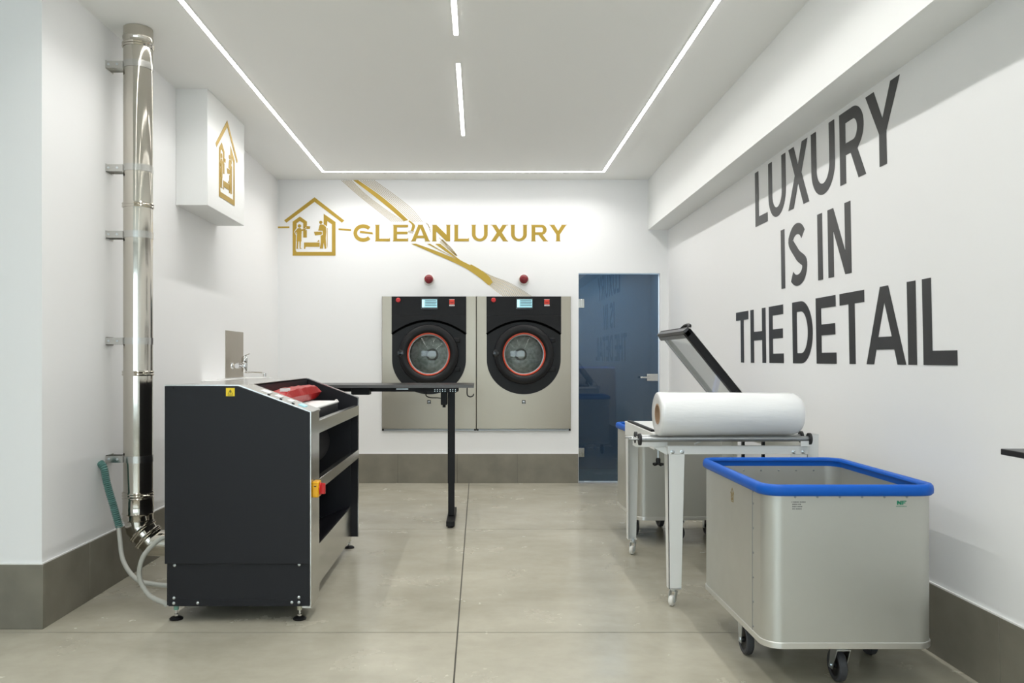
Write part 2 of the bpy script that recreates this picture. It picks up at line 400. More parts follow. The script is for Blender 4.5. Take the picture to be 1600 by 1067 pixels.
# glass door
dr = MB().box(DX0+0.004, DX1-0.006, 8.060, 8.070, 0.012, DZ-0.006).build('door_1', M['door_glass'], None, kind='structure', bevel=0.0)
for z0 in (1.80, 0.30):
    h = bx('hinge', M['steel2'], dr, DX0+0.002, DX0+0.062, 8.048, 8.078, z0-0.045, z0+0.045, 0.002)
    bx('hinge_pin', M['chrome'], h, DX0+0.028, DX0+0.036, 8.043, 8.050, z0-0.030, z0+0.030, 0.002)
lk = bx('lock_case', M['steel2'], dr, DX1-0.125, DX1-0.012, 8.040, 8.086, 1.020, 1.092, 0.004)
MB().cyl((DX1-0.105, 8.04, 1.056), (DX1-0.105, 7.995, 1.056), 0.010).box(DX1-0.20, DX1-0.095, 7.990, 8.003, 1.048, 1.066).build('lever_handle', M['steel2'], lk, bevel=0.003)

# ------------------------------------------------------------------ LED strips
t = thing('led_strip_light', 'long white light line running round three sides of the ceiling', 'light', (-0.147, 7.655, ZC))
a, c, s0 = -1.487, 1.194, 0.016
b = MB(); b.box(a-s0, a+s0, -3.5, 7.655+s0, ZC-0.004, ZC-0.0005); b.box(c-s0, c+s0, -3.5, 7.655+s0, ZC-0.004, ZC-0.0005)
b.box(a+s0, c-s0, 7.655-s0, 7.655+s0, ZC-0.004, ZC-0.0005); b.build('profile', M['led_frame'], t)
s1 = 0.0115; d = MB()
d.box(a-s1, a+s1, -3.49, 7.655+s1, ZC-0.006, ZC-0.003); d.box(c-s1, c+s1, -3.49, 7.655+s1, ZC-0.006, ZC-0.003)
d.box(a+s1, c-s1, 7.655-s1, 7.655+s1, ZC-0.006, ZC-0.003); d.build('diffuser', M['led'], t)
def strip_lamp(x, y, L, rz):
    la_ = bpy.data.lights.new('strip_lamp', 'AREA'); la_.shape = 'RECTANGLE'; la_.size = s1*2; la_.size_y = L
    la_.energy = PI*s1*2*L*BEAM; la_.spread = math.radians(SPREAD); la_.color = (1.0, 0.985, 0.96)
    lo_ = bpy.data.objects.new('strip_lamp', la_); COL.objects.link(lo_)
    lo_.location = (x, y, ZC-0.0068); lo_.rotation_euler = (0, 0, rz)
strip_lamp(a, 2.08, 11.14, 0); strip_lamp(c, 2.08, 11.14, 0); strip_lamp((a+c)/2, 7.655, c-a-2*s1, PI/2)
for (y0, y1, lb) in ((4.85, 6.41, 'short white light line in mid ceiling, the one nearer the golden emblem wall'),
                     (2.86, 4.42, 'short white light line in mid ceiling, cut by the top of the picture'),
                     (0.87, 2.43, None)):
    if lb is None: lb = 'short white light line in the ceiling just over the camera'
    t = thing('led_bar_light', lb, 'light', (-0.125, (y0+y1)/2, ZC), group='short light lines in the middle of the ceiling')
    bx('profile', M['led_frame'], t, -0.141, -0.109, y0-0.005, y1+0.005, ZC-0.004, ZC-0.0005)
    bx('diffuser', M['led'], t, -0.1365, -0.1135, y0, y1, ZC-0.006, ZC-0.003)
    strip_lamp(-0.125, (y0+y1)/2, y1-y0, 0)

# ------------------------------------------------------------------ lettering
def glyph(ch, W, Hh, t, th=None):
    """list of shapes, each a list of loops, in a W x Hh box; t = upright stroke, th = level stroke"""
    th = th or t
    if ch == 'I': return [[[(0, 0), (W, 0), (W, Hh), (0, Hh)]]]
    if ch == 'L': return [[[(0, 0), (W, 0), (W, th), (t, th), (t, Hh), (0, Hh)]]]
    if ch == 'T': m = W/2; return [[[(m-t/2, 0), (m+t/2, 0), (m+t/2, Hh-th), (W, Hh-th), (W, Hh), (0, Hh), (0, Hh-th), (m-t/2, Hh-th)]]]
    if ch == 'H':
        k = Hh*0.5; return [[[(0, 0), (t, 0), (t, k-th/2), (W-t, k-th/2), (W-t, 0), (W, 0), (W, Hh), (W-t, Hh), (W-t, k+th/2), (t, k+th/2), (t, Hh), (0, Hh)]]]
    if ch == 'E':
        k = Hh*0.51; q = W*0.04
        return [[[(0, 0), (W, 0), (W, th), (t, th), (t, k-th/2), (W-q, k-th/2), (W-q, k+th/2), (t, k+th/2), (t, Hh-th), (W, Hh-th), (W, Hh), (0, Hh)]]]
    if ch == 'N':
        g = t*1.05
        return [[[(0, 0), (t, 0), (t, Hh-g*1.7), (W-g, 0), (W, 0), (W, Hh), (W-t, Hh), (W-t, g*1.7), (g, Hh), (0, Hh)]]]
    if ch == 'X':
        m = W/2; g = t*1.2; k = Hh*0.52; d = g*0.60
        return [[[(0, 0), (g, 0), (m, k-d*1.1), (W-g, 0), (W, 0), (m+d, k), (W-W*0.04, Hh), (W-g-W*0.04, Hh), (m, k+d*1.1), (g+W*0.04, Hh), (W*0.04, Hh), (m-d, k)]]]
    if ch == 'Y':
        m = W/2; g = t*1.22; k = Hh*0.42
        return [[[(m-t/2, 0), (m+t/2, 0), (m+t/2, k), (W, Hh), (W-g, Hh), (m, k+t*0.95), (g, Hh), (0, Hh), (m-t/2, k)]]]
    if ch == 'A':
        m = W/2; g = t*1.12; k0 = Hh*0.19; k1 = k0+th; a = g*0.50
        def xi(z): return g+(m-g)*(z/(Hh*0.86))      # inner edge of the left leg
        return [[[(0, 0), (g*0.98, 0), (xi(k0), k0), (W-xi(k0), k0), (W-g*0.98, 0), (W, 0), (m+a, Hh), (m-a, Hh)],
                 [(xi(k1), k1), (m, Hh*0.80), (W-xi(k1), k1)]]]
    if ch == 'U':
        ro = W/2; ry = min(W/2, Hh*0.42)*1.02; ri = ro-t
        o = [(0, Hh)]+circ(ro, ry, ro, 20, PI, 2*PI, True, ry)+[(W, Hh), (W-t, Hh)]+circ(ro, ry, ri, 20, 2*PI, PI, True, ry-th)+[(t, Hh)]
        return [[o]]
    if ch == 'D':
        rx = W*0.56; c0 = W-rx
        o = [(0, 0)]+circ(c0, Hh/2, rx, 22, -PI/2, PI/2, True, Hh/2)+[(0, Hh)]
        i = [(t, th), (t, Hh-th)]+circ(c0, Hh/2, rx-t, 22, PI/2, -PI/2, True, Hh/2-th)
        return [[o, i]]
    if ch == 'R':
        r = Hh*0.305; c0 = W*0.94-r; k = Hh-2*r; g = t*1.15
        o = [(0, 0), (t, 0), (t, k), (W*0.44, k), (W-g, 0), (W, 0), (W*0.44+g*0.95, k*1.03)]+circ(c0, Hh-r, r, 18, -PI/2+0.55, PI/2, True)+[(0, Hh)]
        i = [(t, k+th), (t, Hh-th)]+circ(c0, Hh-r, max(r-t, 0.2*r), 16, PI/2, -PI/2, True, r-th)
        return [[o, i]]
    if ch == 'S':
        h = Hh-th; rr = h/4; rw = (W-t)/2; cx = W/2
        top = circ(cx, Hh-th/2-rr, rw*0.93, 16, 0.45, PI*1.18, True, rr)
        bot = circ(cx, th/2+rr, rw, 16, PI*0.25, -PI*0.86, True, rr)
        return [[stroke(smooth2(top[:-2:2]+[(cx-rw*0.2, Hh/2+th*0.30), (cx+rw*0.2, Hh/2-th*0.22)]+bot[2::2], 5), t*0.98)]]
    if ch == 'C':
        p = circ(W*0.52, Hh/2, W*0.52-t/2, 26, 0.72, 2*PI-0.72, True, Hh/2-th/2); return [[stroke(p, t)]]
def serifs(ch, W, Hh, t, s, e):
    """small foot and head serifs: x spans at the bottom and top"""
    B = {'L': [(0, t)], 'E': [(0, t)], 'A': [(0, t*1.1), (W-t*1.1, W)], 'N': [(0, t)], 'X': [(0, t*1.2), (W-t*1.2, W)], 'R': [(0, t), (W-t*1.1, W)], 'Y': [(W/2-t/2, W/2+t/2)]}
    T = {'L': [(0, t)], 'E': [(0, t)], 'A': [(W/2-t*0.6, W/2+t*0.6)], 'N': [(0, t), (W-t, W)], 'U': [(0, t), (W-t, W)], 'X': [(0, t*1.2), (W-t*1.2, W)], 'R': [(0, t)], 'Y': [(0, t*1.2), (W-t*1.2, W)]}
    out = [[[(a-s, 0), (c+s, 0), (c+s, e), (a-s, e)]] for a, c in B.get(ch, [])]
    out += [[[(a-s, Hh-e), (c+s, Hh-e), (c+s, Hh), (a-s, Hh)]] for a, c in T.get(ch, [])]
    if ch in 'LE': out.append([[(W-e, 0), (W, 0), (W, Hh*0.2), (W-e, Hh*0.2)]])
    return out

# slogan on the right wall
sl = thing('wall_lettering', 'large black slogan of three lines, LUXURY IS IN THE DETAIL, on the right wall', 'lettering', (1.88, 4.4, 1.88))
def ywall(px, z):
    Y = 4.0
    for _ in range(8): Y = F*wx(Y, z)/(px-VX)
    return Y
LINES = [(2.139, 2.505, [('L', 1180.2, 1199.2), ('U', 1200.9, 1228), ('X', 1231.6, 1263.8), ('U', 1267.9, 1304.5), ('R', 1312.3, 1352.5), ('Y', 1353.5, 1407.3)]),
         (1.677, 2.042, [('I', 1220.7, 1226.5), ('S', 1231.9, 1260.8), ('I', 1277.9, 1285.4), ('N', 1294, 1330)]),
         (1.215, 1.580, [('T', 1150.6, 1169.7), ('H', 1173, 1196.7), ('E', 1201.9, 1224.4), ('D', 1238.6, 1270), ('E', 1275.5, 1306.5),
                         ('T', 1312.8, 1351.5), ('A', 1353.3, 1415), ('I', 1418.4, 1431.8), ('L', 1442.2, 1495)])]
for z0, z1, ls in LINES:
    for ch, p0, p1 in ls:
        Ya = ywall(p0, (z0+z1)/2); Yb = ywall(p1, (z0+z1)/2)
        b = MB()
        for loops in glyph(ch, Ya-Yb, z1-z0, 0.067 if ch != 'I' else Ya-Yb, 0.060):
            b.prism(loops, lambda u, vv, d: (wx(Ya-u, z0+vv)-d, Ya-u, z0+vv), 0.0004, 0.0016)
        b.build('letter', M['vinyl'], sl, smooth=False)

# gold sign on the back wall
def bw(px, py, Y=YB):
    return ((px-VX)*Y/F, H-(py-VY)*Y/F)
def bmap(d0=0.0): return lambda u, vv, d: (u, YB-d-d0, vv)
sg = thing('gold_name_sign', 'golden wide lettering CLEANLUXURY across the back wall', 'lettering', (-0.2, YB, 2.47))
k = YB/F
for ch, p0, p1 in [('C', 552.3, 581.6), ('L', 586, 610.2), ('E', 613.8, 638.6), ('A', 642, 672), ('N', 675, 704.2), ('L', 709.2, 733.5),
                   ('U', 736.5, 762.8), ('X', 766.5, 794), ('U', 797.6, 824), ('R', 829.7, 856.4), ('Y', 858.2, 885.8)]:
    x0, zz = bw(p0, 377.0); x1, z1 = bw(p1, 351.2); W = x1-x0; Hh = z1-zz; tt = 0.0365; b = MB()
    ins = 0.0055 if ch != 'C' else 0.0
    for loops in glyph(ch, W-2*ins, Hh, tt, 0.026):
        b.prism(loops, lambda u, vv, d: (x0+ins+u, YB-d, zz+vv), 0.0006, 0.0026)
    for loops in serifs(ch, W-2*ins, Hh, tt, ins, 0.0065):
        b.prism(loops, lambda u, vv, d: (x0+ins+u, YB-d, zz+vv), 0.0006, 0.0024)
    b.build('letter', M['gold'], sg, smooth=False)
b = MB(); b.prism([[bw(*p) for p in ((562.6, 360.6), (575, 362), (582, 363), (583, 366.2), (574, 364.9), (562.2, 364.0))]], bmap(), 0.0006, 0.0026)
b.build('brush_dash', M['gold'], sg, smooth=False)

# golden house emblem, shapes in one 1261 x 1067 sheet
EMB = {
 'roof': [[(137, 430), (597, 80), (1048, 432), (1012, 464), (597, 148), (170, 465)]],
 'house_frame': [[(265, 965), (265, 450), (375, 372), (482, 448), (482, 505), (455, 545), (425, 560), (425, 470), (375, 440), (325, 472), (325, 545), (287, 600), (316, 660), (310, 880), (325, 908), (860, 908), (860, 490), (790, 440), (785, 520), (735, 488), (735, 330), (915, 455), (915, 965)],
                 [(425, 580), (480, 575), (480, 690), (425, 690)], [(783, 545), (792, 545), (792, 850), (783, 800)]],
 'woman_figure': [[(x, y) for x, y in circ(368, 515, 27, 14)],
                  [(345, 548), (385, 545), (402, 568), (440, 560), (462, 545), (472, 560), (445, 582), (402, 592), (398, 640), (398, 748), (390, 748), (384, 845), (405, 860), (370, 860), (366, 748), (352, 748), (346, 848), (352, 860), (322, 860), (330, 748), (324, 748), (332, 640), (328, 612), (312, 602), (322, 632), (316, 640), (298, 602)]],
 'held_towel': [[(470, 515), (532, 520), (524, 560), (472, 560)]],
 'man_figure': [[(x, y) for x, y in circ(692, 460, 25, 14)],
                [(672, 505), (690, 488), (735, 497), (770, 530), (775, 600), (766, 700), (776, 855), (752, 862), (734, 770), (724, 858), (676, 858), (690, 760), (688, 662), (722, 648), (718, 588), (652, 585)]],
 'basket': [[(588, 602), (702, 598), (712, 622), (702, 648), (604, 658)]],
 'ironing_table': [[(437, 765), (675, 765), (675, 830), (462, 830), (455, 862), (437, 862)], [(632, 752), (664, 724), (672, 755)]],
 'dash': [[(42, 523), (215, 521), (216, 546), (42, 548)]], 'dash_': [[(962, 550), (1150, 564), (1148, 592), (960, 574)]],
}
em = thing('house_emblem', 'golden house emblem with two laundry workers, left of the name on the back wall', 'emblem', (-1.66, YB, 2.3))
for nm, shapes in EMB.items():
    b = MB()
    for lp in shapes: b.prism([[bw(430+x/9.7, 300+y/9.7) for x, y in lp]], bmap(), 0.0006, 0.0026)
    b.build(nm.strip('_'), M['gold'], em, smooth=False)
em2 = thing('house_emblem', 'golden house emblem on the side of the white box high on the left wall', 'emblem', (-1.80, 5.7, 2.6))
for nm, shapes in EMB.items():
    if 'dash' in nm: continue
    b = MB()
    for lp in shapes:
        b.prism([[(5.54+(x-265)/650*0.355, 2.368+(965-y)/885*0.578) for x, y in lp]], lambda u, vv, d: (-1.80+d, u, vv), 0.0006, 0.0026)
    b.build(nm, M['gold'], em2, smooth=False)

# golden ribbon of bands and fine lines crossing the sign
rb = thing('gold_ribbon_decal', 'golden ribbon of bands and fine lines falling from the ceiling across the back wall', 'decal', (-0.5, YB, 2.4))
BN = [0]
def band(name, L, R, m=M['gold'], off=0.0):
    BN[0] += 1; off = 0.0009+BN[0]*0.0003
    Ls = smooth2(L); Rs = smooth2(R)
    MB().prism([[bw(*p) for p in Ls+Rs[::-1]]], bmap(off), 0.0002, 0.0010).build(name, m, rb, smooth=False)
def line(mb, P, wpx=0.55):
    p = smooth2(P); mb.prism([[bw(*q) for q in stroke(p, wpx)]], bmap(), 0.0001, 0.0006)
band('band', [(551.8, 281.5), (584, 306), (610, 327), (631, 345.5)], [(559.5, 281.5), (592, 304), (616, 323.5), (638, 344)])
band('band', [(638, 345.5), (643.5, 351), (643.3, 356), (641.5, 361)], [(639.5, 344), (647, 350), (648.5, 354), (646, 361)])
band('band', [(642.5, 380.8), (668, 392), (700, 406), (727, 419), (748, 433), (763, 445.5)], [(650, 380.8), (676, 390), (706, 402), (733, 413.5), (754, 427), (770, 441)])
band('band', [(680, 381), (694, 391), (710, 402), (728, 415), (745, 426)], [(688, 381), (704, 394), (718, 405.5), (734, 414), (750, 424)])
band('band', [(667, 381), (684, 389.5), (702, 399), (720, 409)], [(672, 381), (689, 391), (706, 400.5), (722, 409)], M['gold'])
band('band', [(733, 416), (748, 427), (762, 439), (765, 446)], [(736, 413), (750, 421), (763, 431), (770, 441)], M['gold'], 0.0004)
for i in range(7):
    q = i/6; b = MB()
    line(b, [(533.5+q*15, 281.6), (560+q*13, 305), (590+q*15, 329), (612.5+q*19, 346.5)]); b.build('fine_line', M['gold_pale'], rb, smooth=False)
for i in range(7):
    q = i/6; b = MB()
    line(b, [(563+q*21, 281.6), (594+q*20, 303), (622+q*21, 326), (645+q*15, 346.8)]); b.build('fine_line', M['gold_pale'], rb, smooth=False)
for i in range(4):
    b = MB(); line(b, [(665+i*2.0, 347.5+i), (672+i*0.3, 356+i*3.4)]) if i < 3 else line(b, [(686, 371), (699, 384)]); b.build('fine_line', M['gold_pale'], rb, smooth=False)
for i in range(5):
    q = i/4; b = MB(); line(b, [(646.5-q*7, 361-q*1), (644-q*6.5, 365-q*1.5)], 0.7); b.build('fine_line', M['gold_pale'], rb, smooth=False)
for i in range(7):
    q = i/6; b = MB(); line(b, [(687+q*4, 378-q*6 if q < 0.7 else 374), (700+q*5, 389-q*1.5), (712+q*2.5, 399.5)], 0.5); b.build('fine_line', M['gold_pale'], rb, smooth=False)
for i in range(15):
    q = i/14; b = MB()
    line(b, [(750+q*3, 433-q*10), (763+q*6, 444.5-q*13), (776+q*22, 455-q*12), (787.5+q*43, 462.9)], 0.5); b.build('fine_line', M['gold_pale'] if i % 3 else M['gold'], rb, smooth=False)

# ------------------------------------------------------------------ the two built-in machines
YD = 7.985
def make_dryer(cx):
    X0, X1, Z0, Z1 = cx-0.470, cx+0.470, 0.545, 1.865
    t = thing('tumble_dryer', '', 'dryer', (cx, YD, Z0), group='built-in tumble dryers')
    zc = H-(553.5-VY)*YD/F     # porthole centre
    R0 = 0.235
    # stainless front sheet with its edges rolled back, and a hole for the porthole
    n = 7; prof = [(0.0, 0.030), (0.0004, 0.0025), (0.003, 0.0), (0.075, 0.0)]
    b = MB(); fy = lambda u, vv, d: (u, YD+d, vv)
    b.prism([[(X0+0.075, Z0), (X1-0.075, Z0), (X1-0.075, Z1), (X0+0.075, Z1)], circ(cx, zc, R0, 48)], fy, 0.0, 0.008)
    for sgn, xe in ((1, X0), (-1, X1)):
        pts = [(xe+sgn*a, YD+d) for a, d in prof]
        for (a, d), (a2, d2) in zip(pts[:-1], pts[1:]):
            b.frustum([(a, d, Z0), (a2, d2, Z0), (a2, d2+0.008, Z0), (a, d+0.008, Z0)], [(a, d, Z1), (a2, d2, Z1), (a2, d2+0.008, Z1), (a, d+0.008, Z1)])
    b.build('front_panel', M['steel'], t, smooth=False)
    MB().box(X0, X0+0.004, YD+0.03, YD+0.62, Z0, Z1).box(X1-0.004, X1, YD+0.03, YD+0.62, Z0, Z1).box(X0, X1, YD+0.62, YD+0.63, Z0, Z1)\
        .box(X0, X1, YD+0.02, YD+0.62, Z1-0.004, Z1-0.001).box(X0, X1, YD+0.02, YD+0.62, Z0+0.001, Z0+0.004).build('casing', M['black'], t)
    # foot strip with black end caps
    bx('foot_strip', M['grey_bar'], t, X0+0.006, X1-0.006, YD+0.002, YD+0.03, Z0-0.022, Z0-0.004, 0.001)
    for xa in (X0+0.001, X1-0.020): bx('end_cap', M['black'], t, xa, xa+0.019, YD-0.003, YD+0.028, Z0-0.020, Z0+0.0, 0.001)
    # black fascia: upper console and lower surround with a rounded bottom
    fx0 = cx-0.371; fx1 = cx+0.371
    zs = H-(493.5-VY)*YD/F; zend = H-(616-VY)*YD/F; zst = H-(562-VY)*YD/F
    con = bx('control_panel', M['black'], t, fx0, fx1, YD-0.028, YD-0.0005, zs+0.001, Z1-0.002, 0.002)
    # upper brow above the porthole: bottom edge is an arch
    za = H-(499.5-VY)*YD/F; ze = H-(520.5-VY)*YD/F
    arch = [(cx+0.371*q_, ze+(za-ze)*(1-abs(q_)**1.9)) for q_ in [i/14-1 for i in range(29)]]
    MB().prism([[(fx0, zs+0.0005), *arch, (fx1, zs+0.0005)]], lambda u, vv, d: (u, YD-d, vv), 0.0005, 0.029).build('brow_panel', M['black'], t, bevel=0.002)
    MB().prism([stroke([(x, z-0.010) for x, z in arch], 0.022)], lambda u, vv, d: (u, YD-d, vv), 0.004, 0.0068).build('arch_shade', M['brow_shade'], t, smooth=False)  # black strip painted in as the shade under the brow
    sur = [(fx0+0.002, zs-0.01)]+circ(cx, zst, 0.369, 40, PI, 2*PI, True, zst-zend)+[(fx1-0.002, zs-0.01)]
    MB().prism([sur, circ(cx, zc, R0, 48)], lambda u, vv, d: (u, YD-d, vv), 0.0003, 0.005).build('surround', M['black_soft'], t)
    # door ring
    dd = MB().lathe((cx, YD, zc), (0, -1, 0), [(0.235, 0.013), (0.262, 0.020), (0.286, 0.034), (0.297, 0.055), (0.290, 0.076), (0.268, 0.088), (0.240, 0.090), (0.222, 0.082), (0.212, 0.066), (0.210, 0.02)], 64)
    door = dd.build('door_ring', M['black_soft'], t)
    MB().lathe((cx, YD, zc), (0, -1, 0), [(0.2125, 0.055), (0.2125, 0.070), (0.205, 0.073), (0.198, 0.068), (0.196, 0.055)], 64, close=True).build('seal_ring', M['orange'], door)
    MB().lathe((cx, YD, zc), (0, -1, 0), [(0.1985, 0.062), (0.1985, 0.052), (0.189, 0.050), (0.188, 0.060)], 64, close=True).build('glass_frame', M['grey_bar'], door)
    R = 0.75; gp = []
    for i in range(9):
        r = 0.197*(1-i/8); gp.append((r, 0.030+math.sqrt(R*R-r*r)-math.sqrt(R*R-0.197**2)))
    MB().lathe((cx, YD, zc), (0, -1, 0), gp, 64).build('door_glass', M['port_glass'], door)
    MB().lathe((cx-0.277, YD-0.048, zc+0.01), (0, -1, 0), [(0, 0.05), (0.026, 0.048), (0.036, 0.038), (0.038, 0.0), (0.03, -0.035), (0.0, -0.035)], 24).build('door_knob', M['black_gloss'], door)
    for dz in (0.14, -0.15): bx('hinge', M['black'], door, cx+0.245, cx+0.310, YD-0.055, YD-0.011, zc+dz-0.022, zc+dz+0.022, 0.006)
    # drum
    MB().lathe((cx, YD+0.02, zc), (0, 1, 0), [(0.235, 0.0), (0.30, 0.06), (0.30, 0.52), (0.0, 0.52)], 48).build('drum', M['drum'], t)
    for i in range(3):
        a = PI/2+i*2*PI/3; mt = Matrix.Translation((cx, 0, zc)) @ Matrix.Rotation(a, 4, 'Y')
        MB().box(0.22, 0.298, YD+0.10, YD+0.52, -0.035, 0.035, mt).build('drum_lifter', M['drum'], t)
    MB().lathe((cx, YD+0.54, zc), (0, -1, 0), [(0.0, 0.035), (0.045, 0.035), (0.062, 0.02), (0.066, 0.0)], 32).build('drum_hub', M['drum_hub'], t)
    # console details
    sx0, sz1 = cx+(658.0-670.3)*YD/F, H-(466.5-VY)*YD/F; sx1, sz0 = cx+(684.5-670.3)*YD/F, H-(483.5-VY)*YD/F
    scn = bx('screen', M['black_gloss'], t, sx0, sx1, YD-0.034, YD-0.026, sz0, sz1, 0.002)
    bx('screen_display', M['screen'], scn, sx0+0.010, sx1-0.008, YD-0.0350, YD-0.0335, sz0+0.018, sz1-0.010)
    bx('screen_margin', M['screen_dim'], scn, sx0+0.011, sx0+0.034, YD-0.0356, YD-0.0345, sz0+0.019, sz1-0.011)
    q = MB()
    for i in range(4):
        z = sz1-0.024-i*0.0155; q.box(sx0+0.042, sx1-(0.014 if i % 2 else 0.018), YD-0.0358, YD-0.0345, z-0.0032, z+0.0032)
    q.build('screen_text', M['screen_ink'], scn)
    bxz = H-(469.3-VY)*YD/F; bxc = cx+(623-670.3)*YD/F
    MB().lathe((bxc, YD-0.027, bxz), (0, -1, 0), [(0.010, 0), (0.012, 0.012), (0.022, 0.014), (0.023, 0.024), (0.017, 0.029), (0, 0.030)], 24).build('stop_button', M['red_gloss'], t)
    lx = cx+(706.2-670.3)*YD/F; lz = H-(472.5-VY)*YD/F
    lg = bx('maker_badge', M['print_red'], t, lx-0.025, lx+0.025, YD-0.0305, YD-0.0275, lz-0.021, lz+0.027)
    bq = MB(); fm = lambda u, vv, d: (lx+u, YD-0.0300-d, lz+vv)
    bq.prism([[(-0.016, -0.010), (0.016, -0.010), (0.016, 0.012), (0.006, 0.004), (-0.006, 0.004), (-0.016, 0.012)]], fm, 0.0, 0.001)
    bq.build('badge_mark', mat('dark_red_print', (0.35, 0.015, 0.01), 0.4) if 'dark_red_print' not in bpy.data.materials else bpy.data.materials['dark_red_print'], lg, smooth=False)
    wq = MB(); 
    wq.box(lx-0.026, lx+0.026, YD-0.0305, YD-0.0275, lz-0.038, lz-0.024)
    bx('badge_edge', M['print_white'], lg, lx-0.028, lx+0.028, YD-0.0290, YD-0.0275, lz+0.027, lz+0.030)
    wq.build('badge_label', M['print_white'], lg)
    ww = MB()
    for i in range(4): ww.box(lx-0.021+i*0.0115, lx-0.0145+i*0.0115, YD-0.0312, YD-0.0304, lz-0.034, lz-0.028)
    ww.build('badge_print', M['print_grey'], lg)
    z = H-(628-VY)*YD/F
    m1 = bx('square_mark', M['print_black'], t, cx-0.018, cx+0.018, YD-0.0012, YD+0.0002, z-0.018, z+0.018)
    MB().box(cx-0.011, cx+0.011, YD-0.0020, YD-0.0010, z+0.001, z+0.010).box(cx-0.011, cx+0.011, YD-0.0020, YD-0.0010, z-0.010, z-0.006).build('mark_print', M['steel2'], m1)
    return t
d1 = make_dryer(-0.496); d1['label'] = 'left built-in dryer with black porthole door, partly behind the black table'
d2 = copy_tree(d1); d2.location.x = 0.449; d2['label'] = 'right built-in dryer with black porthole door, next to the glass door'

for px, lb in ((670.3, 'dark red signal dome on the wall above the left dryer'), (818.2, 'dark red signal dome on the wall above the right dryer')):
    X = (px-VX)*YB/F; Z = H-(437-VY)*YB/F
    t = thing('alarm_beacon', lb, 'beacon', (X, YB, Z), group='red domes above the dryers')
    MB().lathe((X, YB-0.0005, Z-0.004), (0, -1, 0), [(0, 0), (0.054, 0), (0.054, 0.010), (0.049, 0.016), (0, 0.016)], 32).build('base_ring', M['nylon'], t)
    MB().lathe((X, YB-0.016, Z+0.003), (0, -1, 0), [(0.044, 0), (0.045, 0.022)]+[(0.045*math.cos(a), 0.022+0.032*math.sin(a)) for a in [i*PI/16 for i in range(1, 9)]], 32).build('lamp_dome', M['crimson'], t)

# ------------------------------------------------------------------ flue pipe
FX, FY = -1.852, 4.35; FR = 0.0755
fp = thing('flue_pipe', 'polished steel exhaust pipe standing against the left wall up to the ceiling', 'pipe', (FX, FY, 0.23))
def fz(py): return H-(py-VY)*FY/F
def seg(z0, z1, r=FR): return MB().lathe((FX, FY, 0), (0, 0, 1), [(r-0.002, z0), (r, z0+0.002), (r, z1-0.002), (r-0.002, z1)], 48)
seg(fz(60), ZC-0.001, FR+0.001).lathe((FX, FY, 0), (0, 0, 1), [(FR, fz(66)), (FR+0.004, fz(62)), (FR+0.004, fz(60)), (FR, fz(58))], 48).build('pipe_collar', M['flue'], fp)
seg(fz(320), fz(58)).build('pipe_section', M['flue'], fp)
seg(fz(582), fz(321)).build('pipe_section', M['flue'], fp)
seg(fz(772), fz(583)).build('pipe_section', M['flue'], fp)
def clamp(zc, r=FR, h=0.014):
    b = MB().lathe((FX, FY, zc), (0, 0, 1), [(r+0.0005, -h), (r+0.003, -h), (r+0.007, -h*0.5), (r+0.003, 0), (r+0.007, h*0.5), (r+0.003, h), (r+0.0005, h)], 48)
    b.cyl((FX+0.055, FY-FR*0.75-0.012, zc), (FX+0.086, FY-FR*0.55-0.012, zc), 0.004, 8)
    return b.build('clamp_band', M['flue'], fp)
for py in (73, 322, 583, 771): clamp(fz(py))
# wide lower coupling
MB().lathe((FX, FY, 0), (0, 0, 1), [(FR+0.001, fz(812)), (FR+0.003, fz(810)), (FR+0.003, fz(803)), (FR+0.007, fz(801)), (FR+0.003, fz(799)), (FR+0.003, fz(779)), (FR+0.006, fz(777)), (FR+0.001, fz(775))], 48).build('coupling', M['flue'], fp)
# segmented elbow turning to the right, into the machine
zE = fz(812); zH = 0.238; EX = FX+0.20
path = [Vector((FX, FY, zE+0.01)), Vector((FX+0.008, FY, 0.328)), Vector((-1.772, FY, 0.243)), Vector((-1.50, FY, 0.228))]
nrm = [Vector((0, 0, -1)), (Vector((0.012, 0, -0.05)).normalized()+Vector((0.7, 0, -0.7))).normalized(), Vector((0.92, 0, -0.39)).normalized(), Vector((1, 0, 0))]
def ring(c, n, r, k=40):
    n = n.normalized(); u = Vector((0, 1, 0)); v2 = n.cross(u).normalized()
    return [c+(u*math.cos(2*PI*i/k)+v2*math.sin(2*PI*i/k))*r for i in range(k)]
for i in range(3):
    r = FR*0.97; A = ring(path[i], nrm[i], r); B = ring(path[i+1], nrm[i+1], r)
    MB().add(A+B, [(j, (j+1) % 40, 40+(j+1) % 40, 40+j) for j in range(40)]).build('elbow_segment', M['flue'], fp)
for c, n in ((path[1]*0.35+path[2]*0.65, Vector((0.7, 0, -0.7))), (path[2]*0.45+path[3]*0.55, Vector((1, 0, 0))), (path[1]*0.75+path[2]*0.25, Vector((0.7, 0, -0.7)))):
    MB().lathe(c, n, [(FR*0.96, -0.012), (FR+0.004, -0.010), (FR+0.007, -0.005), (FR+0.003, 0), (FR+0.007, 0.005), (FR+0.004, 0.010), (FR*0.96, 0.012)], 40).build('elbow_clamp', M['flue'], fp)
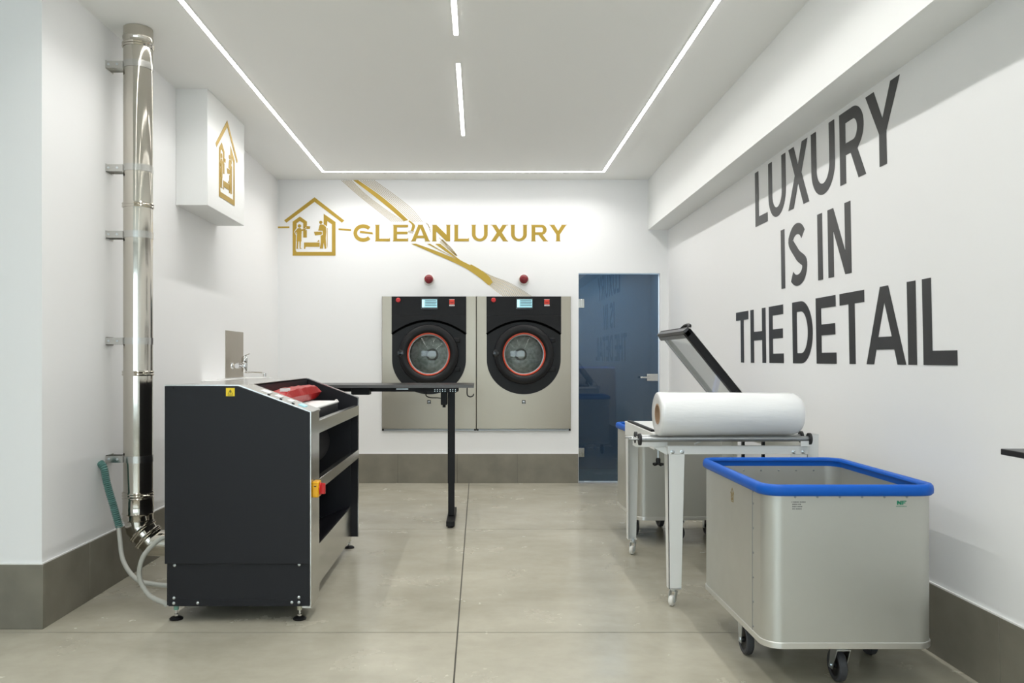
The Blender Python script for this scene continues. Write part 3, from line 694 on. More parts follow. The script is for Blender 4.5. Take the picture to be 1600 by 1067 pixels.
# wall brackets
for py in (105, 265, 368, 533, 716):
    z = fz(py); b = MB()
    b.box(XL+0.0005, XL+0.004, FY-0.045, FY+0.045, z-0.022, z+0.022)
    b.box(XL+0.003, FX-FR+0.012, FY-0.046, FY-0.042, z-0.018, z+0.018)
    b.box(XL+0.003, FX-FR+0.012, FY+0.030, FY+0.034, z-0.018, z+0.018)
    b.lathe((FX, FY, z), (0, 0, 1), [(FR+0.0005, -0.018), (FR+0.0025, -0.018), (FR+0.0025, 0.018), (FR+0.0005, 0.018)], 40)
    br = b.build('wall_bracket', M['steel2'], fp)
    q = MB()
    for xx in (XL+0.018, FX-FR-0.018): q.lathe((xx, FY-0.046, z), (0, -1, 0), [(0.006, 0), (0.006, 0.004), (0, 0.005)], 8)
    q.build('bracket_screw', M['zinc'], br)

# hoses
gh = MB().tube([(XL+0.004, 4.235, 0.69), (XL+0.03, 4.225, 0.665), (-1.960, 4.22, 0.58), (-1.925, 4.22, 0.46), (-1.897, 4.225, 0.350)], 0.0215, 12, True, ribs=0.0052)
hs = thing('drain_hose', 'green ribbed hose from the left wall with a beige hose leading to the ironer', 'hose', (XL+0.03, 4.22, 0.5))
gh.build('ribbed_sleeve', M['hose_green'], hs, angle=20)
MB().tube([(-1.902, 4.225, 0.38), (-1.885, 4.20, 0.31), (-1.83, 4.12, 0.20), (-1.72, 4.02, 0.135), (-1.60, 3.96, 0.125), (-1.482, 3.93, 0.125)], 0.012, 12).build('inner_hose', M['hose_grey'], hs)
MB().tube([(-1.487, 3.84, 0.385), (-1.53, 3.83, 0.375), (-1.60, 3.82, 0.30), (-1.62, 3.82, 0.20), (-1.575, 3.82, 0.115), (-1.50, 3.82, 0.075), (-1.487, 3.82, 0.062)], 0.0115, 12)\
    .build('water_hose', M['hose_grey'], None)
tag(bpy.data.objects['water_hose'], 'beige hose looping out of the back of the dark ironer', 'hose')

# ------------------------------------------------------------------ ironer
ir = thing('flatwork_ironer', 'large dark grey ironer with stainless rails and a sloping front, left of centre', 'ironer', (-1.13, 4.5, 0))
IX0, IX1, IY0, IY1 = -1.473, -0.790, 3.75, 5.29
PRO = [(IX0, 0.279), (IX1-0.003, 0.279), (IX1-0.003, 0.990), (-1.128, 1.114), (IX0, 1.114)]
MB().prism([PRO], lambda u, vv, d: (u, IY0+d, vv), 0, 0.016).build('side_panel', M['anthracite'], ir, bevel=0.0025)
# stainless lip around near panel
lip = [(IX1+0.0035, 0.279), (IX1+0.0035, 0.9935), (-1.1265, 1.1195), (IX0, 1.1195), (IX0, 1.1145), (-1.1275, 1.1145), (IX1-0.0015, 0.9905), (IX1-0.0015, 0.279)]
MB().prism([lip], lambda u, vv, d: (u, IY0+d, vv), 0.004, 0.022).build('panel_edging', M['steel2'], ir)
bx('lower_panel', M['anthracite'], ir, IX0+0.012, IX1-0.006, IY0+0.014, IY0+0.030, 0.077, 0.290, 0.002)
MB().box(IX0+0.06, IX1-0.115, IY0+0.0125, IY0+0.0145, 0.107, 0.1085).build('panel_seam', M['dark_in'], ir)
for px, py in ((272.8, 883), (467.5, 882), (272, 934), (271.6, 942.3), (309, 942), (467, 933), (456, 941), (467, 941)):
    X = (px-VX)*(IY0+0.014)/F; Z = H-(py-VY)*(IY0+0.014)/F
    MB().lathe((X, IY0+0.014, Z), (0, -1, 0), [(0.0075, 0), (0.007, 0.003), (0.004, 0.0055), (0, 0.006)], 14).build('screw', M['zinc'], ir)
for px, py in ((271, 606), (438, 632.5)):
    X = (px-VX)*IY0/F; Z = H-(py-VY)*IY0/F
    MB().lathe((X, IY0, Z), (0, -1, 0), [(0.005, 0), (0.004, 0.002), (0, 0.0025)], 10).build('screw', M['black'], ir)
# far side panel
MB().prism([[(IX0, 0.07), (-0.797, 0.07), (-0.797, 0.985), (-1.128, 1.110), (IX0, 1.110)]], lambda u, vv, d: (u, IY1-0.02+d, vv), 0, 0.018).build('side_panel', M['anthracite'], ir, bevel=0.002)
lip2 = [(-0.7965, 0.07), (-0.792, 0.07), (-0.792, 0.989), (-1.127, 1.1155), (-1.128, 1.111), (-0.7965, 0.9855)]
MB().prism([lip2], lambda u, vv, d: (u, IY1-0.02+d, vv), 0.0, 0.018).build('panel_edging', M['steel2'], ir)
bx('back_panel', M['anthracite'], ir, IX0, IX0+0.015, IY0+0.03, IY1-0.02, 0.077, 1.10)
bx('top_plate', M['steel2'], ir, IX0, -1.128, IY0+0.018, IY1-0.02, 1.106, 1.1165, 0.001)
# sloping control strip beside the near panel
def slope(u0, u1, y0, y1, th0, th1):     # piece lying on the slope, u measured down the slope 0..1
    A = Vector((-1.128, 0, 1.116)); B = Vector((IX1, 0, 0.990)); n = Vector((0.126, 0, 0.338)).normalized()
    p = [A.lerp(B, u0), A.lerp(B, u1)]; vs = []
    for th in (th0, th1): vs.append([tuple(p[0]+n*th+Vector((0, y0, 0))), tuple(p[1]+n*th+Vector((0, y0, 0))), tuple(p[1]+n*th+Vector((0, y1, 0))), tuple(p[0]+n*th+Vector((0, y1, 0)))])
    return vs
cs = MB().frustum(*slope(0, 1, IY0+0.022, 4.0, -0.01, 0.0)).build('control_strip', M['steel2'], ir)
for u0, u1, m in ((0.22, 0.34, 'print_white'), (0.42, 0.50, 'print_white'), (0.60, 0.67, 'print_white'), (0.76, 0.85, 'screen')):
    MB().frustum(*slope(u0, u1, 3.86, 3.93, 0, 0.004)).build('control_key', M[m], cs, bevel=0.001)
for u in (0.38, 0.55, 0.72):
    MB().frustum(*slope(u-0.015, u+0.015, 3.80, 3.815, 0, 0.006)).build('control_button', M['black'], cs)
bx('front_column', M['steel2'], ir, IX1-0.045, IX1, IY0+0.023, 3.965, 0.065, 0.988, 0.0015)
bx('upper_rail', M['steel2'], ir, IX1-0.035, IX1-0.002, 3.965, IY1-0.021, 0.872, 0.936, 0.0015)
bx('middle_rail', M['steel2'], ir, IX1-0.035, IX1-0.002, 3.965, IY1-0.021, 0.588, 0.645, 0.0015)
bx('apron', M['steel2'], ir, -0.848, -0.836, 3.965, IY1-0.03, 0.062, 0.272, 0.001)
# collecting tray behind the apron, dark inner housing
MB().frustum([(-0.849, 3.965, 0.258), (-0.849, IY1-0.021, 0.258), (-1.06, IY1-0.021, 0.175), (-1.06, 3.965, 0.175)],
             [(-0.849, 3.965, 0.270), (-0.849, IY1-0.021, 0.270), (-1.06, IY1-0.021, 0.187), (-1.06, 3.965, 0.187)]).build('tray_lip', M['anthracite'], ir)
MB().box(-1.45, -1.06, 3.80, IY1-0.022, 0.10, 0.187).box(-1.45, -1.44, 3.80, IY1-0.022, 0.187, 0.90).box(-1.44, -0.84, 3.79, 3.80, 0.10, 0.90)\
    .box(-1.44, -0.845, IY1-0.026, IY1-0.021, 0.187, 0.89).build('inner_housing', M['dark_in'], ir)
MB().cyl((-1.13, 3.80, 0.70), (-1.13, IY1-0.03, 0.70), 0.15, 40).build('ironing_roller', mat('dark_roller_cloth', (0.02, 0.02, 0.024), 0.8), ir)
MB().box(-0.90, -0.86, 4.0, 4.9, 0.845, 0.852).build('finger_guard', M['steel2'], ir)
# feeding recess
bx('recess_wall', M['anthracite'], ir, -1.142, -1.128, 4.0, IY1-0.021, 0.90, 1.112)
bx('recess_floor', M['anthracite'], ir, -1.128, -0.826, 3.99, IY1-0.021, 0.895, 0.905)
bx('recess_side', M['anthracite'], ir, -1.128, -0.826, 3.985, 3.995, 0.905, 0.975)
fd = bx('feed_table', M['anthracite'], ir, -1.115, -0.865, 4.003, 4.92, 0.906, 0.972, 0.004)
bx('table_cover', M['white_cloth'], fd, -1.118, -0.860, 4.003, 4.925, 0.972, 0.985, 0.005)
MB().cyl((-0.88, 4.93, 0.984), (-0.88, 4.955, 0.984), 0.008, 10).build('cover_pin', M['nylon'], fd)
# warning label and mains switch
X, Z = (360-VX)*IY0/F, H-(612.5-VY)*IY0/F
wl = bx('warning_label', M['yellow_label'], ir, X-0.0205, X+0.0205, IY0-0.0015, IY0-0.0002, Z-0.0195, Z+0.0195)
q = MB(); fm = lambda u, vv, d: (X+u, IY0-0.0016-d, Z+vv)
q.prism([[(-0.013, -0.011), (0.013, -0.011), (0, 0.013)], [(-0.0105, -0.0095), (0, 0.0100), (0.0105, -0.0095)]], fm, 0, 0.0006)
q.prism([[(-0.001, 0.007), (0.0035, 0.006), (0.001, 0.0), (0.0035, 0.0), (-0.001, -0.008), (-0.0005, -0.002), (-0.003, -0.001)]], fm, 0, 0.0006)
q.box(X-0.012, X+0.012, IY0-0.0022, IY0-0.0015, Z-0.0165, Z-0.0150)
q.build('warning_symbol', M['print_black'], wl, smooth=False)
sw = bx('switch_housing', M['yellow'], ir, IX1+0.0005, IX1+0.033, IY0+0.030, IY0+0.100, 0.585, 0.660, 0.006)
MB().lathe((IX1+0.033, IY0+0.065, 0.6225), (1, 0, 0), [(0, 0), (0.030, 0), (0.030, 0.006), (0.024, 0.008), (0, 0.008)], 28).box(IX1+0.040, IX1+0.058, IY0+0.055, IY0+0.075, 0.598, 0.648).build('switch_knob', M['red_gloss'], sw, bevel=0.002)
bx('switch_print', M['print_black'], sw, IX1+0.012, IX1+0.022, IY0+0.0292, IY0+0.0302, 0.636, 0.641)
# feet
for X, Y, nm in ((-1.442, 3.815, 'nut_green'), (-0.854, 3.815, 'nut_cream'), (-0.849, 5.255, 'nut_cream'), (-1.442, 5.255, 'nut_green')):
    ft = MB().lathe((X, Y, 0), (0, 0, 1), [(0, 0.0005), (0.031, 0.0005), (0.032, 0.006), (0.024, 0.012), (0.008, 0.016), (0, 0.016)], 24).build('foot_pad', M['black'], ir)
    MB().cyl((X, Y, 0.014), (X, Y, 0.08), 0.0055, 12).lathe((X, Y, 0.016), (0, 0, 1), [(0.005, 0), (0.011, 0.002), (0.011, 0.010), (0.005, 0.012)], 6).build('threaded_rod', M['chrome'], ft)
    MB().lathe((X, Y, 0), (0, 0, 1), [(0, 0.046), (0.012, 0.046), (0.012, 0.078), (0, 0.078)], 6).build('levelling_nut', M[nm], ft)

# red bag lying in the recess
def pillow(x0, x1, y0, y1, z0, z1, amp=0.006, nx=8, ny=20):
    b = MB(); n = 0; vs = []; fs = []
    for k, sgn in ((0, 1), (1, -1)):
        for i in range(nx+1):
            for j in range(ny+1):
                u, vv = i/nx, j/ny; e = (1-(2*u-1)**4)*(1-(2*vv-1)**6)
                r = amp*math.sin(9*u+13*vv*vv)*math.cos(17*vv+k*2)
                zc = (z0+z1)/2; hz = (z1-z0)/2
                vs.append((x0+(x1-x0)*u, y0+(y1-y0)*vv, max(z0, zc+sgn*(hz*e**0.5+r*e))))
    for k in (0, 1):
        o = k*(nx+1)*(ny+1)
        for i in range(nx):
            for j in range(ny):
                a = o+i*(ny+1)+j; fs.append((a, a+1, a+ny+2, a+ny+1))
    return b.add(vs, fs)
bg = pillow(-1.124, -1.005, 4.22, 5.12, 0.9855, 1.080).build('red_bag', M['red_bag'], None)
tag(bg, 'shiny red plastic bag lying in the recess on top of the dark ironer', 'bag')
bx('bag_label', M['print_white'], bg, -1.062, -1.026, 4.275, 4.355, 1.066, 1.083)
MB().box(-1.057, -1.047, 4.282, 4.345, 1.083, 1.0836).box(-1.041, -1.032, 4.282, 4.345, 1.083, 1.0836).build('label_print', M['print_black'], bpy.data.objects['bag_label'])

# ------------------------------------------------------------------ sink and splash plate on the left wall
sk = thing('wash_basin', 'white basin on the left wall, its rim showing behind the ironer', 'basin', (XL, 6.3, 0.85))
rim = [(XL+0.002, 5.79), (-1.80, 5.79), (-1.765, 5.83), (-1.765, 6.78), (-1.80, 6.83), (XL+0.002, 6.83)]
inner = [(XL+0.05, 5.86), (-1.80, 5.86), (-1.80, 6.76), (XL+0.05, 6.76)]
MB().prism([rim, inner], lambda u, vv, d: (u, vv, 1.085-d), 0, 0.02).build('basin_rim', M['ceramic'], sk, bevel=0.006)
MB().frustum([(XL+0.09, 5.93, 0.87), (-1.84, 5.93, 0.87), (-1.84, 6.69, 0.87), (XL+0.09, 6.69, 0.87)], [(XL+0.05, 5.86, 1.068), (-1.80, 5.86, 1.068), (-1.80, 6.76, 1.068), (XL+0.05, 6.76, 1.068)])
bb = MB(); T = [(XL+0.05, 5.86, 1.068), (-1.80, 5.86, 1.068), (-1.80, 6.76, 1.068), (XL+0.05, 6.76, 1.068)]; Bq = [(XL+0.09, 5.93, 0.88), (-1.84, 5.93, 0.88), (-1.84, 6.69, 0.88), (XL+0.09, 6.69, 0.88)]
bb.add(T+Bq, [(0, 1, 5, 4), (1, 2, 6, 5), (2, 3, 7, 6), (3, 0, 4, 7), (4, 5, 6, 7)]); bb.build('basin_bowl', M['ceramic'], sk)
MB().frustum([(XL+0.002, 5.90, 0.86), (-1.82, 5.90, 0.86), (-1.82, 6.72, 0.86), (XL+0.002, 6.72, 0.86)], [(XL+0.002, 5.80, 1.064), (-1.785, 5.80, 1.064), (-1.785, 6.82, 1.064), (XL+0.002, 6.82, 1.064)]).build('basin_shell', M['ceramic'], sk)
sp_ = bx('splash_plate', M['steel'], None, XL+0.0005, XL+0.004, 6.345, 6.82, 1.09, 1.468)
tag(sp_, 'upright brushed steel plate behind the tap on the left wall', 'splash plate')
tp = thing('wall_tap', 'chrome lever tap with a long spout on the steel plate', 'tap', (XL+0.004, 6.56, 1.18))
b = MB().cyl((XL+0.004, 6.50, 1.185), (XL+0.05, 6.50, 1.185), 0.014, 16).cyl((XL+0.004, 6.65, 1.185), (XL+0.05, 6.65, 1.185), 0.014, 16)
b.lathe((XL+0.004, 6.50, 1.185), (1, 0, 0), [(0, 0), (0.028, 0), (0.026, 0.008), (0.014, 0.014)], 20).lathe((XL+0.004, 6.65, 1.185), (1, 0, 0), [(0, 0), (0.028, 0), (0.026, 0.008), (0.014, 0.014)], 20)
b.cyl((XL+0.055, 6.46, 1.185), (XL+0.055, 6.69, 1.185), 0.020, 20); b.build('mixer_body', M['chrome'], tp)
MB().lathe((XL+0.085, 6.575, 1.13), (0, 0, 1), [(0, 0), (0.017, 0.0), (0.022, 0.01), (0.024, 0.07), (0.022, 0.078), (0.024, 0.082), (0.024, 0.12), (0.015, 0.135), (0, 0.137)], 24)\
    .cyl((XL+0.055, 6.575, 1.185), (XL+0.085, 6.575, 1.185), 0.016, 12).build('cartridge_body', M['chrome'], tp)
MB().tube([(XL+0.085, 6.575, 1.262), (XL+0.10, 6.56, 1.27), (XL+0.14, 6.53, 1.283)], 0.004, 8).build('lever', M['chrome'], tp)
MB().tube([(XL+0.085, 6.575, 1.135), (XL+0.11, 6.56, 1.131), (XL+0.18, 6.53, 1.130), (XL+0.255, 6.49, 1.127), (XL+0.275, 6.485, 1.117)], 0.0085, 12).cyl((XL+0.275, 6.485, 1.126), (XL+0.275, 6.485, 1.100), 0.011, 12).build('spout', M['chrome'], tp)

# ------------------------------------------------------------------ black adjustable table
dk = thing('standing_desk', 'long narrow black table on adjustable legs behind the ironer', 'table', (-0.73, 6.1, 0))
bx('tabletop', M['desk'], dk, -1.43, -0.036, 5.85, 6.38, 1.030, 1.051, 0.002)
bx('top_edging', mat('grey_edge_band', (0.10, 0.10, 0.10), 0.4), dk, -1.431, -0.035, 5.847, 5.850, 1.030, 1.051)
bx('frame_beam', M['black'], dk, -1.30, -0.155, 6.02, 6.07, 0.995, 1.029, 0.002)
bx('frame_beam', M['black'], dk, -1.30, -0.155, 6.16, 6.21, 0.995, 1.029, 0.002)
lr = bx('control_box', M['black'], dk, -0.945, -0.810, 5.92, 6.03, 0.975, 1.028, 0.004)
for lx in (-0.208, -1.25):
    lg = MB().box(lx-0.027, lx+0.027, 6.055, 6.135, 0.30, 1.0).box(lx-0.024, lx+0.024, 6.062, 6.128, 0.055, 0.32).build('leg', M['black'], dk, bevel=0.002)
    bx('foot', M['black'], dk, lx-0.031, lx+0.031, 5.86, 6.44, 0.012, 0.052, 0.004)
    for yy in (5.88, 6.42): MB().lathe((lx, yy, 0), (0, 0, 1), [(0, 0.0005), (0.018, 0.0005), (0.018, 0.011), (0, 0.013)], 16).build('glide', M['rubber'], dk)
    bx('leg_bracket', M['black'], dk, lx-0.12, lx+0.045, 5.93, 6.27, 1.0, 1.0295, 0.002)
hp = bx('bracket_plate', M['black'], dk, -0.335, -0.165, 5.925, 5.93, 0.992, 1.024)
q = MB()
for i in range(9):
    xx = -0.325+i*0.019
    if i in (5,): continue
    for zz in (1.002, 1.014): q.lathe((xx, 5.9255, zz), (0, -1, 0), [(0, 0.0006), (0.003, 0.0006), (0.003, 0)], 8)
q.build('plate_holes', M['zinc'], hp, kind='stuff')
bx('motor_housing', M['black'], dk, -0.285, -0.238, 6.00, 6.10, 0.895, 0.992, 0.006)
MB().cyl((-0.262, 6.05, 0.875), (-0.262, 6.05, 0.897), 0.012, 12).build('motor_cap', M['black'], dk)
MB().tube([(-0.395, 5.99, 0.992), (-0.392, 5.985, 0.965), (-0.36, 5.985, 0.952), (-0.31, 5.99, 0.950), (-0.284, 6.02, 0.945)], 0.004, 8).build('cable', M['black'], dk)
MB().tube([(-0.085, 5.90, 1.029), (-0.085, 5.90, 0.985), (-0.078, 5.90, 0.968), (-0.060, 5.90, 0.962), (-0.042, 5.90, 0.970), (-0.038, 5.90, 0.985)], 0.0042, 10).build('headset_hook', M['black'], dk)
MB().box(-0.62, -0.53, 6.015, 6.018, 1.012, 1.018).build('frame_label', M['zinc'], dk)

# ------------------------------------------------------------------ laundry trolleys
def rrect(x0, x1, y0, y1, r, n=8):
    out = []
    for cx, cy, a in ((x1-r, y0+r, -PI/2), (x1-r, y1-r, 0), (x0+r, y1-r, PI/2), (x0+r, y0+r, PI)):
        out += [(cx+r*math.cos(a+PI/2*i/n), cy+r*math.sin(a+PI/2*i/n)) for i in range(n+1)]
    return out
def make_trolley(label, loc, rz, W, L, near_turn=0.0):
    t = thing('laundry_trolley', label, 'trolley', loc, rz, group='aluminium laundry trolleys')
    Mx = Matrix.Translation(loc) @ Matrix.Rotation(rz, 4, 'Z')
    def P(x, y, z): return tuple(Mx @ Vector((x, y, z)))
    hw, hl, r, z0, z1 = W/2, L/2, 0.065, 0.170, 0.752
    def wall(o, r, za, zb, th):
        lo = rrect(-hw-o, hw+o, -hl-o, hl+o, r+o); li = rrect(-hw-o+th, hw+o-th, -hl-o+th, hl+o-th, max(r+o-th, 0.003)); n = len(lo)
        vs = [P(x, y, za) for x, y in lo]+[P(x, y, zb) for x, y in lo]+[P(x, y, zb) for x, y in li]+[P(x, y, za) for x, y in li]
        fs = []
        for k in range(4):
            for i in range(n): fs.append((k*n+i, k*n+(i+1) % n, ((k+1) % 4)*n+(i+1) % n, ((k+1) % 4)*n+i))
        return MB().add(vs, fs)
    wall(0, r, z0, z1, 0.003).build('tub', M['alu'], t)
    n = len(rrect(0, 1, 0, 1, 0.1)); fl_ = rrect(-hw+0.001, hw-0.001, -hl+0.001, hl-0.001, r)
    MB().add([P(x, y, z0+0.012) for x, y in fl_]+[P(x, y, z0+0.004) for x, y in fl_], [tuple(range(n)), tuple(range(n, 2*n))[::-1]]+[(i, (i+1) % n, n+(i+1) % n, n+i) for i in range(n)]).build('tub_floor', M['alu'], t)
    # base band and blue bumper rim
    wall(0.004, r, z0-0.006, z0+0.018, 0.006).build('base_band', M['alu_in'], t, bevel=0.002)
    sec = [(-0.004, 0.000), (0.008, -0.001), (0.015, 0.006), (0.016, 0.020), (0.014, 0.032), (0.007, 0.040), (-0.004, 0.041), (-0.012, 0.036), (-0.013, 0.026), (-0.006, 0.022), (-0.004, 0.010)]
    vs = []; fs = []; m = len(sec)
    for o, dz in sec: vs += [P(x, y, 0.733+dz) for x, y in rrect(-hw-o, hw+o, -hl-o, hl+o, r+o)]
    for k in range(m):
        for i in range(n): fs.append((k*n+i, k*n+(i+1) % n, ((k+1) % m)*n+(i+1) % n, ((k+1) % m)*n+i))
    MB().add(vs, fs).build('bumper_rim', M['blue'], t, angle=60)
    # lap seams and rivets
    for sgn in (-1, 1):
        for yy in (-hl+r+0.075,):
            MB().add([P(sgn*(hw+a), yy+c, z) for z in (z0+0.012, 0.735) for a, c in ((0, 0), (0.0016, 0), (0.0016, 0.004), (0, 0.004))],
                     [(0, 1, 2, 3), (7, 6, 5, 4), (0, 4, 5, 1), (1, 5, 6, 2), (2, 6, 7, 3), (3, 7, 4, 0)]).build('lap_seam', M['grey_bar'], t)
            for z in (0.205, 0.30, 0.395, 0.49, 0.585, 0.68, 0.727):
                MB().lathe(P(sgn*hw, yy-0.008, z), tuple(Mx.to_3x3() @ Vector((sgn, 0, 0))), [(0.005, 0), (0.004, 0.002), (0, 0.003)], 8).build('rivet', M['grey_bar'], t)
    for i in range(6):
        xx = -hw+0.11+i*(W-0.22)/5
        for yy, ny in ((-hl, -1), (hl-0.003, -1)):
            MB().lathe(P(xx, yy, 0.728 if yy < 0 else 0.712), tuple(Mx.to_3x3() @ Vector((0, ny, 0))), [(0.005, 0), (0.004, 0.002), (0, 0.003)], 8).build('rivet', M['grey_bar'], t)
    # four castors set in a diamond
    for x, y, turn in ((0, -hl+0.085, 0.0+near_turn), (0, hl-0.085, 0.1), (-hw+0.060, -0.02, 0), (hw-0.060, -0.02, 0)):
        C = Mx @ Matrix.Translation((x, y, 0)) @ Matrix.Rotation(turn, 4, 'Z')
        Q = lambda a, b, c: tuple(C @ Vector((a, b, c)))
        off = 0.03 if abs(x) < 1e-6 else 0.0
        ax = C.to_3x3() @ Vector((1, 0, 0)); wr = 0.0625
        cs_ = MB(); cs_.box(-0.045, 0.045, -0.045, 0.045, 0.155, 0.163, C)
        cs_.lathe(Q(0, 0, 0.135), (0, 0, 1), [(0, 0), (0.024, 0), (0.028, 0.008), (0.024, 0.02), (0, 0.02)], 20)
        for s2 in (-1, 1):
            cs_.frustum([Q(s2*0.024, off-0.016, 0.050), Q(s2*0.027, off-0.016, 0.050), Q(s2*0.027, off+0.016, 0.050), Q(s2*0.024, off+0.016, 0.050)],
                        [Q(s2*0.024, -0.026, 0.137), Q(s2*0.027, -0.026, 0.137), Q(s2*0.027, 0.026, 0.137), Q(s2*0.024, 0.026, 0.137)])
        cs_.box(-0.027, 0.027, -0.026, 0.026, 0.134, 0.138, C)
        cas = cs_.build('castor', M['zinc'], t)
        MB().lathe(Q(0, off, wr), ax, [(0.042, -0.014), (0.055, -0.016), (0.0605, -0.012), (wr-0.0003, 0), (0.0605, 0.012), (0.055, 0.016), (0.042, 0.014)], 32, close=True).build('tyre', M['grey_rubber'], cas)
        MB().lathe(Q(0, off, wr), ax, [(0, -0.020), (0.010, -0.020), (0.012, -0.008), (0.042, -0.012), (0.042, 0.012), (0.012, 0.008), (0.010, 0.020), (0, 0.020)], 28).build('wheel_hub', M['black'], cas)
        MB().lathe(Q(-0.030, off, wr), ax, [(0, 0), (0.008, 0), (0.008, 0.06), (0, 0.06)], 10).build('axle', M['zinc'], cas)
    return t, P
t1, P1 = make_trolley('big aluminium laundry trolley with blue rim in the right foreground', (1.3825, 3.385, 0), 0.0, 0.635, 0.83)
# emblem, print and green mark on the front trolley
def lf(u, vv, d): return P1(-0.3175-d, u, vv)
b = MB()
Yl = 3.36-3.385
for nm in ('roof', 'house_frame', 'woman_figure', 'man_figure', 'ironing_table'):
    for lp in EMB[nm]:
        b.prism([[(-((x-590)/650*0.030)+Yl+0.0, 0.671-(y-520)/885*0.060) for x, y in lp]], lf, 0.0002, 0.0012)
b.build('emblem_sticker', M['gold_pale'], t1, smooth=False)
def ff(u, vv, d): return P1(u, -0.415-d, vv)
b = MB()
def fp_(px, py): s = F/2.97; return ((px-VX)/s-1.3825, H-(py-VY)/s)
for i, (x0, x1) in enumerate(((1237, 1260), (1238, 1252), (1238, 1254), (1238, 1254))):
    n_ = 9 if i == 0 else 6
    u0, v0 = fp_(x0, 783.5+i*3.6); u1, v1 = fp_(x1, 785.0+i*3.6)
    for j in range(n_):
        a = u0+(u1-u0)*j/n_; c = a+(u1-u0)/n_*(0.75 if (j*7+i*3) % 4 else 0.45)
        b.prism([[(a, v1), (c, v1), (c, v0), (a, v0)]], ff, 0.0002, 0.0008)
b.build('printed_data', M['print_grey'], t1, smooth=False)
b = MB(); u0, v0 = fp_(1401.5, 788.5); u1, v1 = fp_(1416, 782.2)
for ch, a, c in (('N', 0.0, 0.48), ('F', 0.54, 1.0)):
    W = (u1-u0)*(c-a); hh = v1-v0; tt = 0.0045
    if ch == 'N': lp = glyph('N', W, hh, tt)[0]
    else: lp = [[(0, 0), (tt, 0), (tt, hh*0.35), (W*0.75, hh*0.35), (W*0.75, hh*0.35+tt*0.8), (tt, hh*0.35+tt*0.8), (tt, hh-tt*0.8), (W, hh-tt*0.8), (W, hh), (0, hh)]]
    b.prism([[(u0+(u1-u0)*a+x, v0+y) for x, y in lp[0]]], ff, 0.0002, 0.0012)
b.build('green_mark', M['print_green'], t1, smooth=False)
b = MB(); u0, v0 = fp_(1400, 791.6); u1, v1 = fp_(1417, 790.6)
for j in range(8): b.prism([[(u0+(u1-u0)*j/8, v0), (u0+(u1-u0)*(j+0.7)/8, v0), (u0+(u1-u0)*(j+0.7)/8, v1), (u0+(u1-u0)*j/8, v1)]], ff, 0.0002, 0.0008)
b.build('mark_print', M['print_green'], t1, smooth=False)
t2, P2 = make_trolley('smaller aluminium laundry trolley with blue rim, behind the white packing table', (1.355, 5.66, 0), 0.04, 0.635, 0.64, near_turn=1.1)

# ------------------------------------------------------------------ packing table
pt = thing('packing_table', 'white wheeled film packing table with a raised sealing arm', 'packing machine', (1.30, 4.58, 0))
WM = M['white_metal']
def leg(x, y, sx, sy):      # tapered angle leg, outer corner at x,y; sx,sy direction to the inside
    def quad(z, wdt, dep, tk=0.004):
        return None
    b = MB()
    for (wt, wb, axis) in ((0.085, 0.062, 0), (0.075, 0.05, 1)):
        pts = []
        for z, wd, sh in ((0.09, wb, 0.006), (0.805, wt, 0.0)):
            if axis == 0: pts.append([(x+sx*sh, y, z), (x+sx*(sh+wd), y, z), (x+sx*(sh+wd), y+sy*0.004, z), (x+sx*sh, y+sy*0.004, z)])
            else: pts.append([(x+sx*sh, y, z), (x+sx*(sh+0.004), y, z), (x+sx*(sh+0.004), y+sy*wd, z), (x+sx*sh, y+sy*wd, z)])
        b.frustum(*pts)
    b.box(min(x+sx*0.008, x+sx*0.065), max(x+sx*0.008, x+sx*0.065), min(y, y+sy*0.05), max(y, y+sy*0.05), 0.088, 0.093)
    return b.build('leg', WM, pt, smooth=False)
def castor(x, y, ang):
    C = Matrix.Translation((x, y, 0)) @ Matrix.Rotation(ang, 4, 'Z'); Q = lambda a, b, c: tuple(C @ Vector((a, b, c)))
    ax = C.to_3x3() @ Vector((1, 0, 0)); b = MB()
    b.lathe(Q(0, 0, 0.070), (0, 0, 1), [(0, 0), (0.016, 0), (0.018, 0.006), (0.018, 0.012), (0.010, 0.014), (0.006, 0.030), (0, 0.03)], 18)
    for s2 in (-1, 1):
        b.frustum([Q(s2*0.014, 0.012, 0.020), Q(s2*0.017, 0.012, 0.020), Q(s2*0.017, 0.032, 0.020), Q(s2*0.014, 0.032, 0.020)],
                  [Q(s2*0.014, -0.014, 0.072), Q(s2*0.017, -0.014, 0.072), Q(s2*0.017, 0.018, 0.072), Q(s2*0.014, 0.018, 0.072)])
    cc = b.build('castor', M['zinc'], pt)
    MB().lathe(Q(0, 0.022, 0.0275), ax, [(0, -0.011), (0.022, -0.011), (0.0268, -0.007), (0.0272, 0), (0.0268, 0.007), (0.022, 0.011), (0, 0.011)], 28).build('wheel', M['nylon'], cc)
TL, TR, TN, TF = 0.945, 1.645, 4.0, 5.15
leg(TL, TN, 1, 1); leg(TL, TF, 1, -1); leg(TR, TN, -1, 1); leg(TR, TF, -1, -1)
castor(0.985, 4.04, 2.5); castor(0.985, 5.10, 2.6); castor(1.60, 4.04, 0.4); castor(1.60, 5.10, 0.2)
fr = MB().box(TL+0.0, TR, TN-0.003, TN+0.004, 0.765, 0.804).box(TL, TR, TN-0.003, TN+0.03, 0.802, 0.806).build('front_rail', WM, pt, bevel=0.001)
bx('back_rail', WM, pt, TL, TR, TF-0.004, TF+0.003, 0.765, 0.836)
bx('side_rail', WM, pt, TL-0.003, TL+0.001, 4.30, TF, 0.752, 0.838, 0.001)
bx('side_rail', WM, pt, TR, TR+0.004, TN, TF, 0.745, 0.838, 0.001)
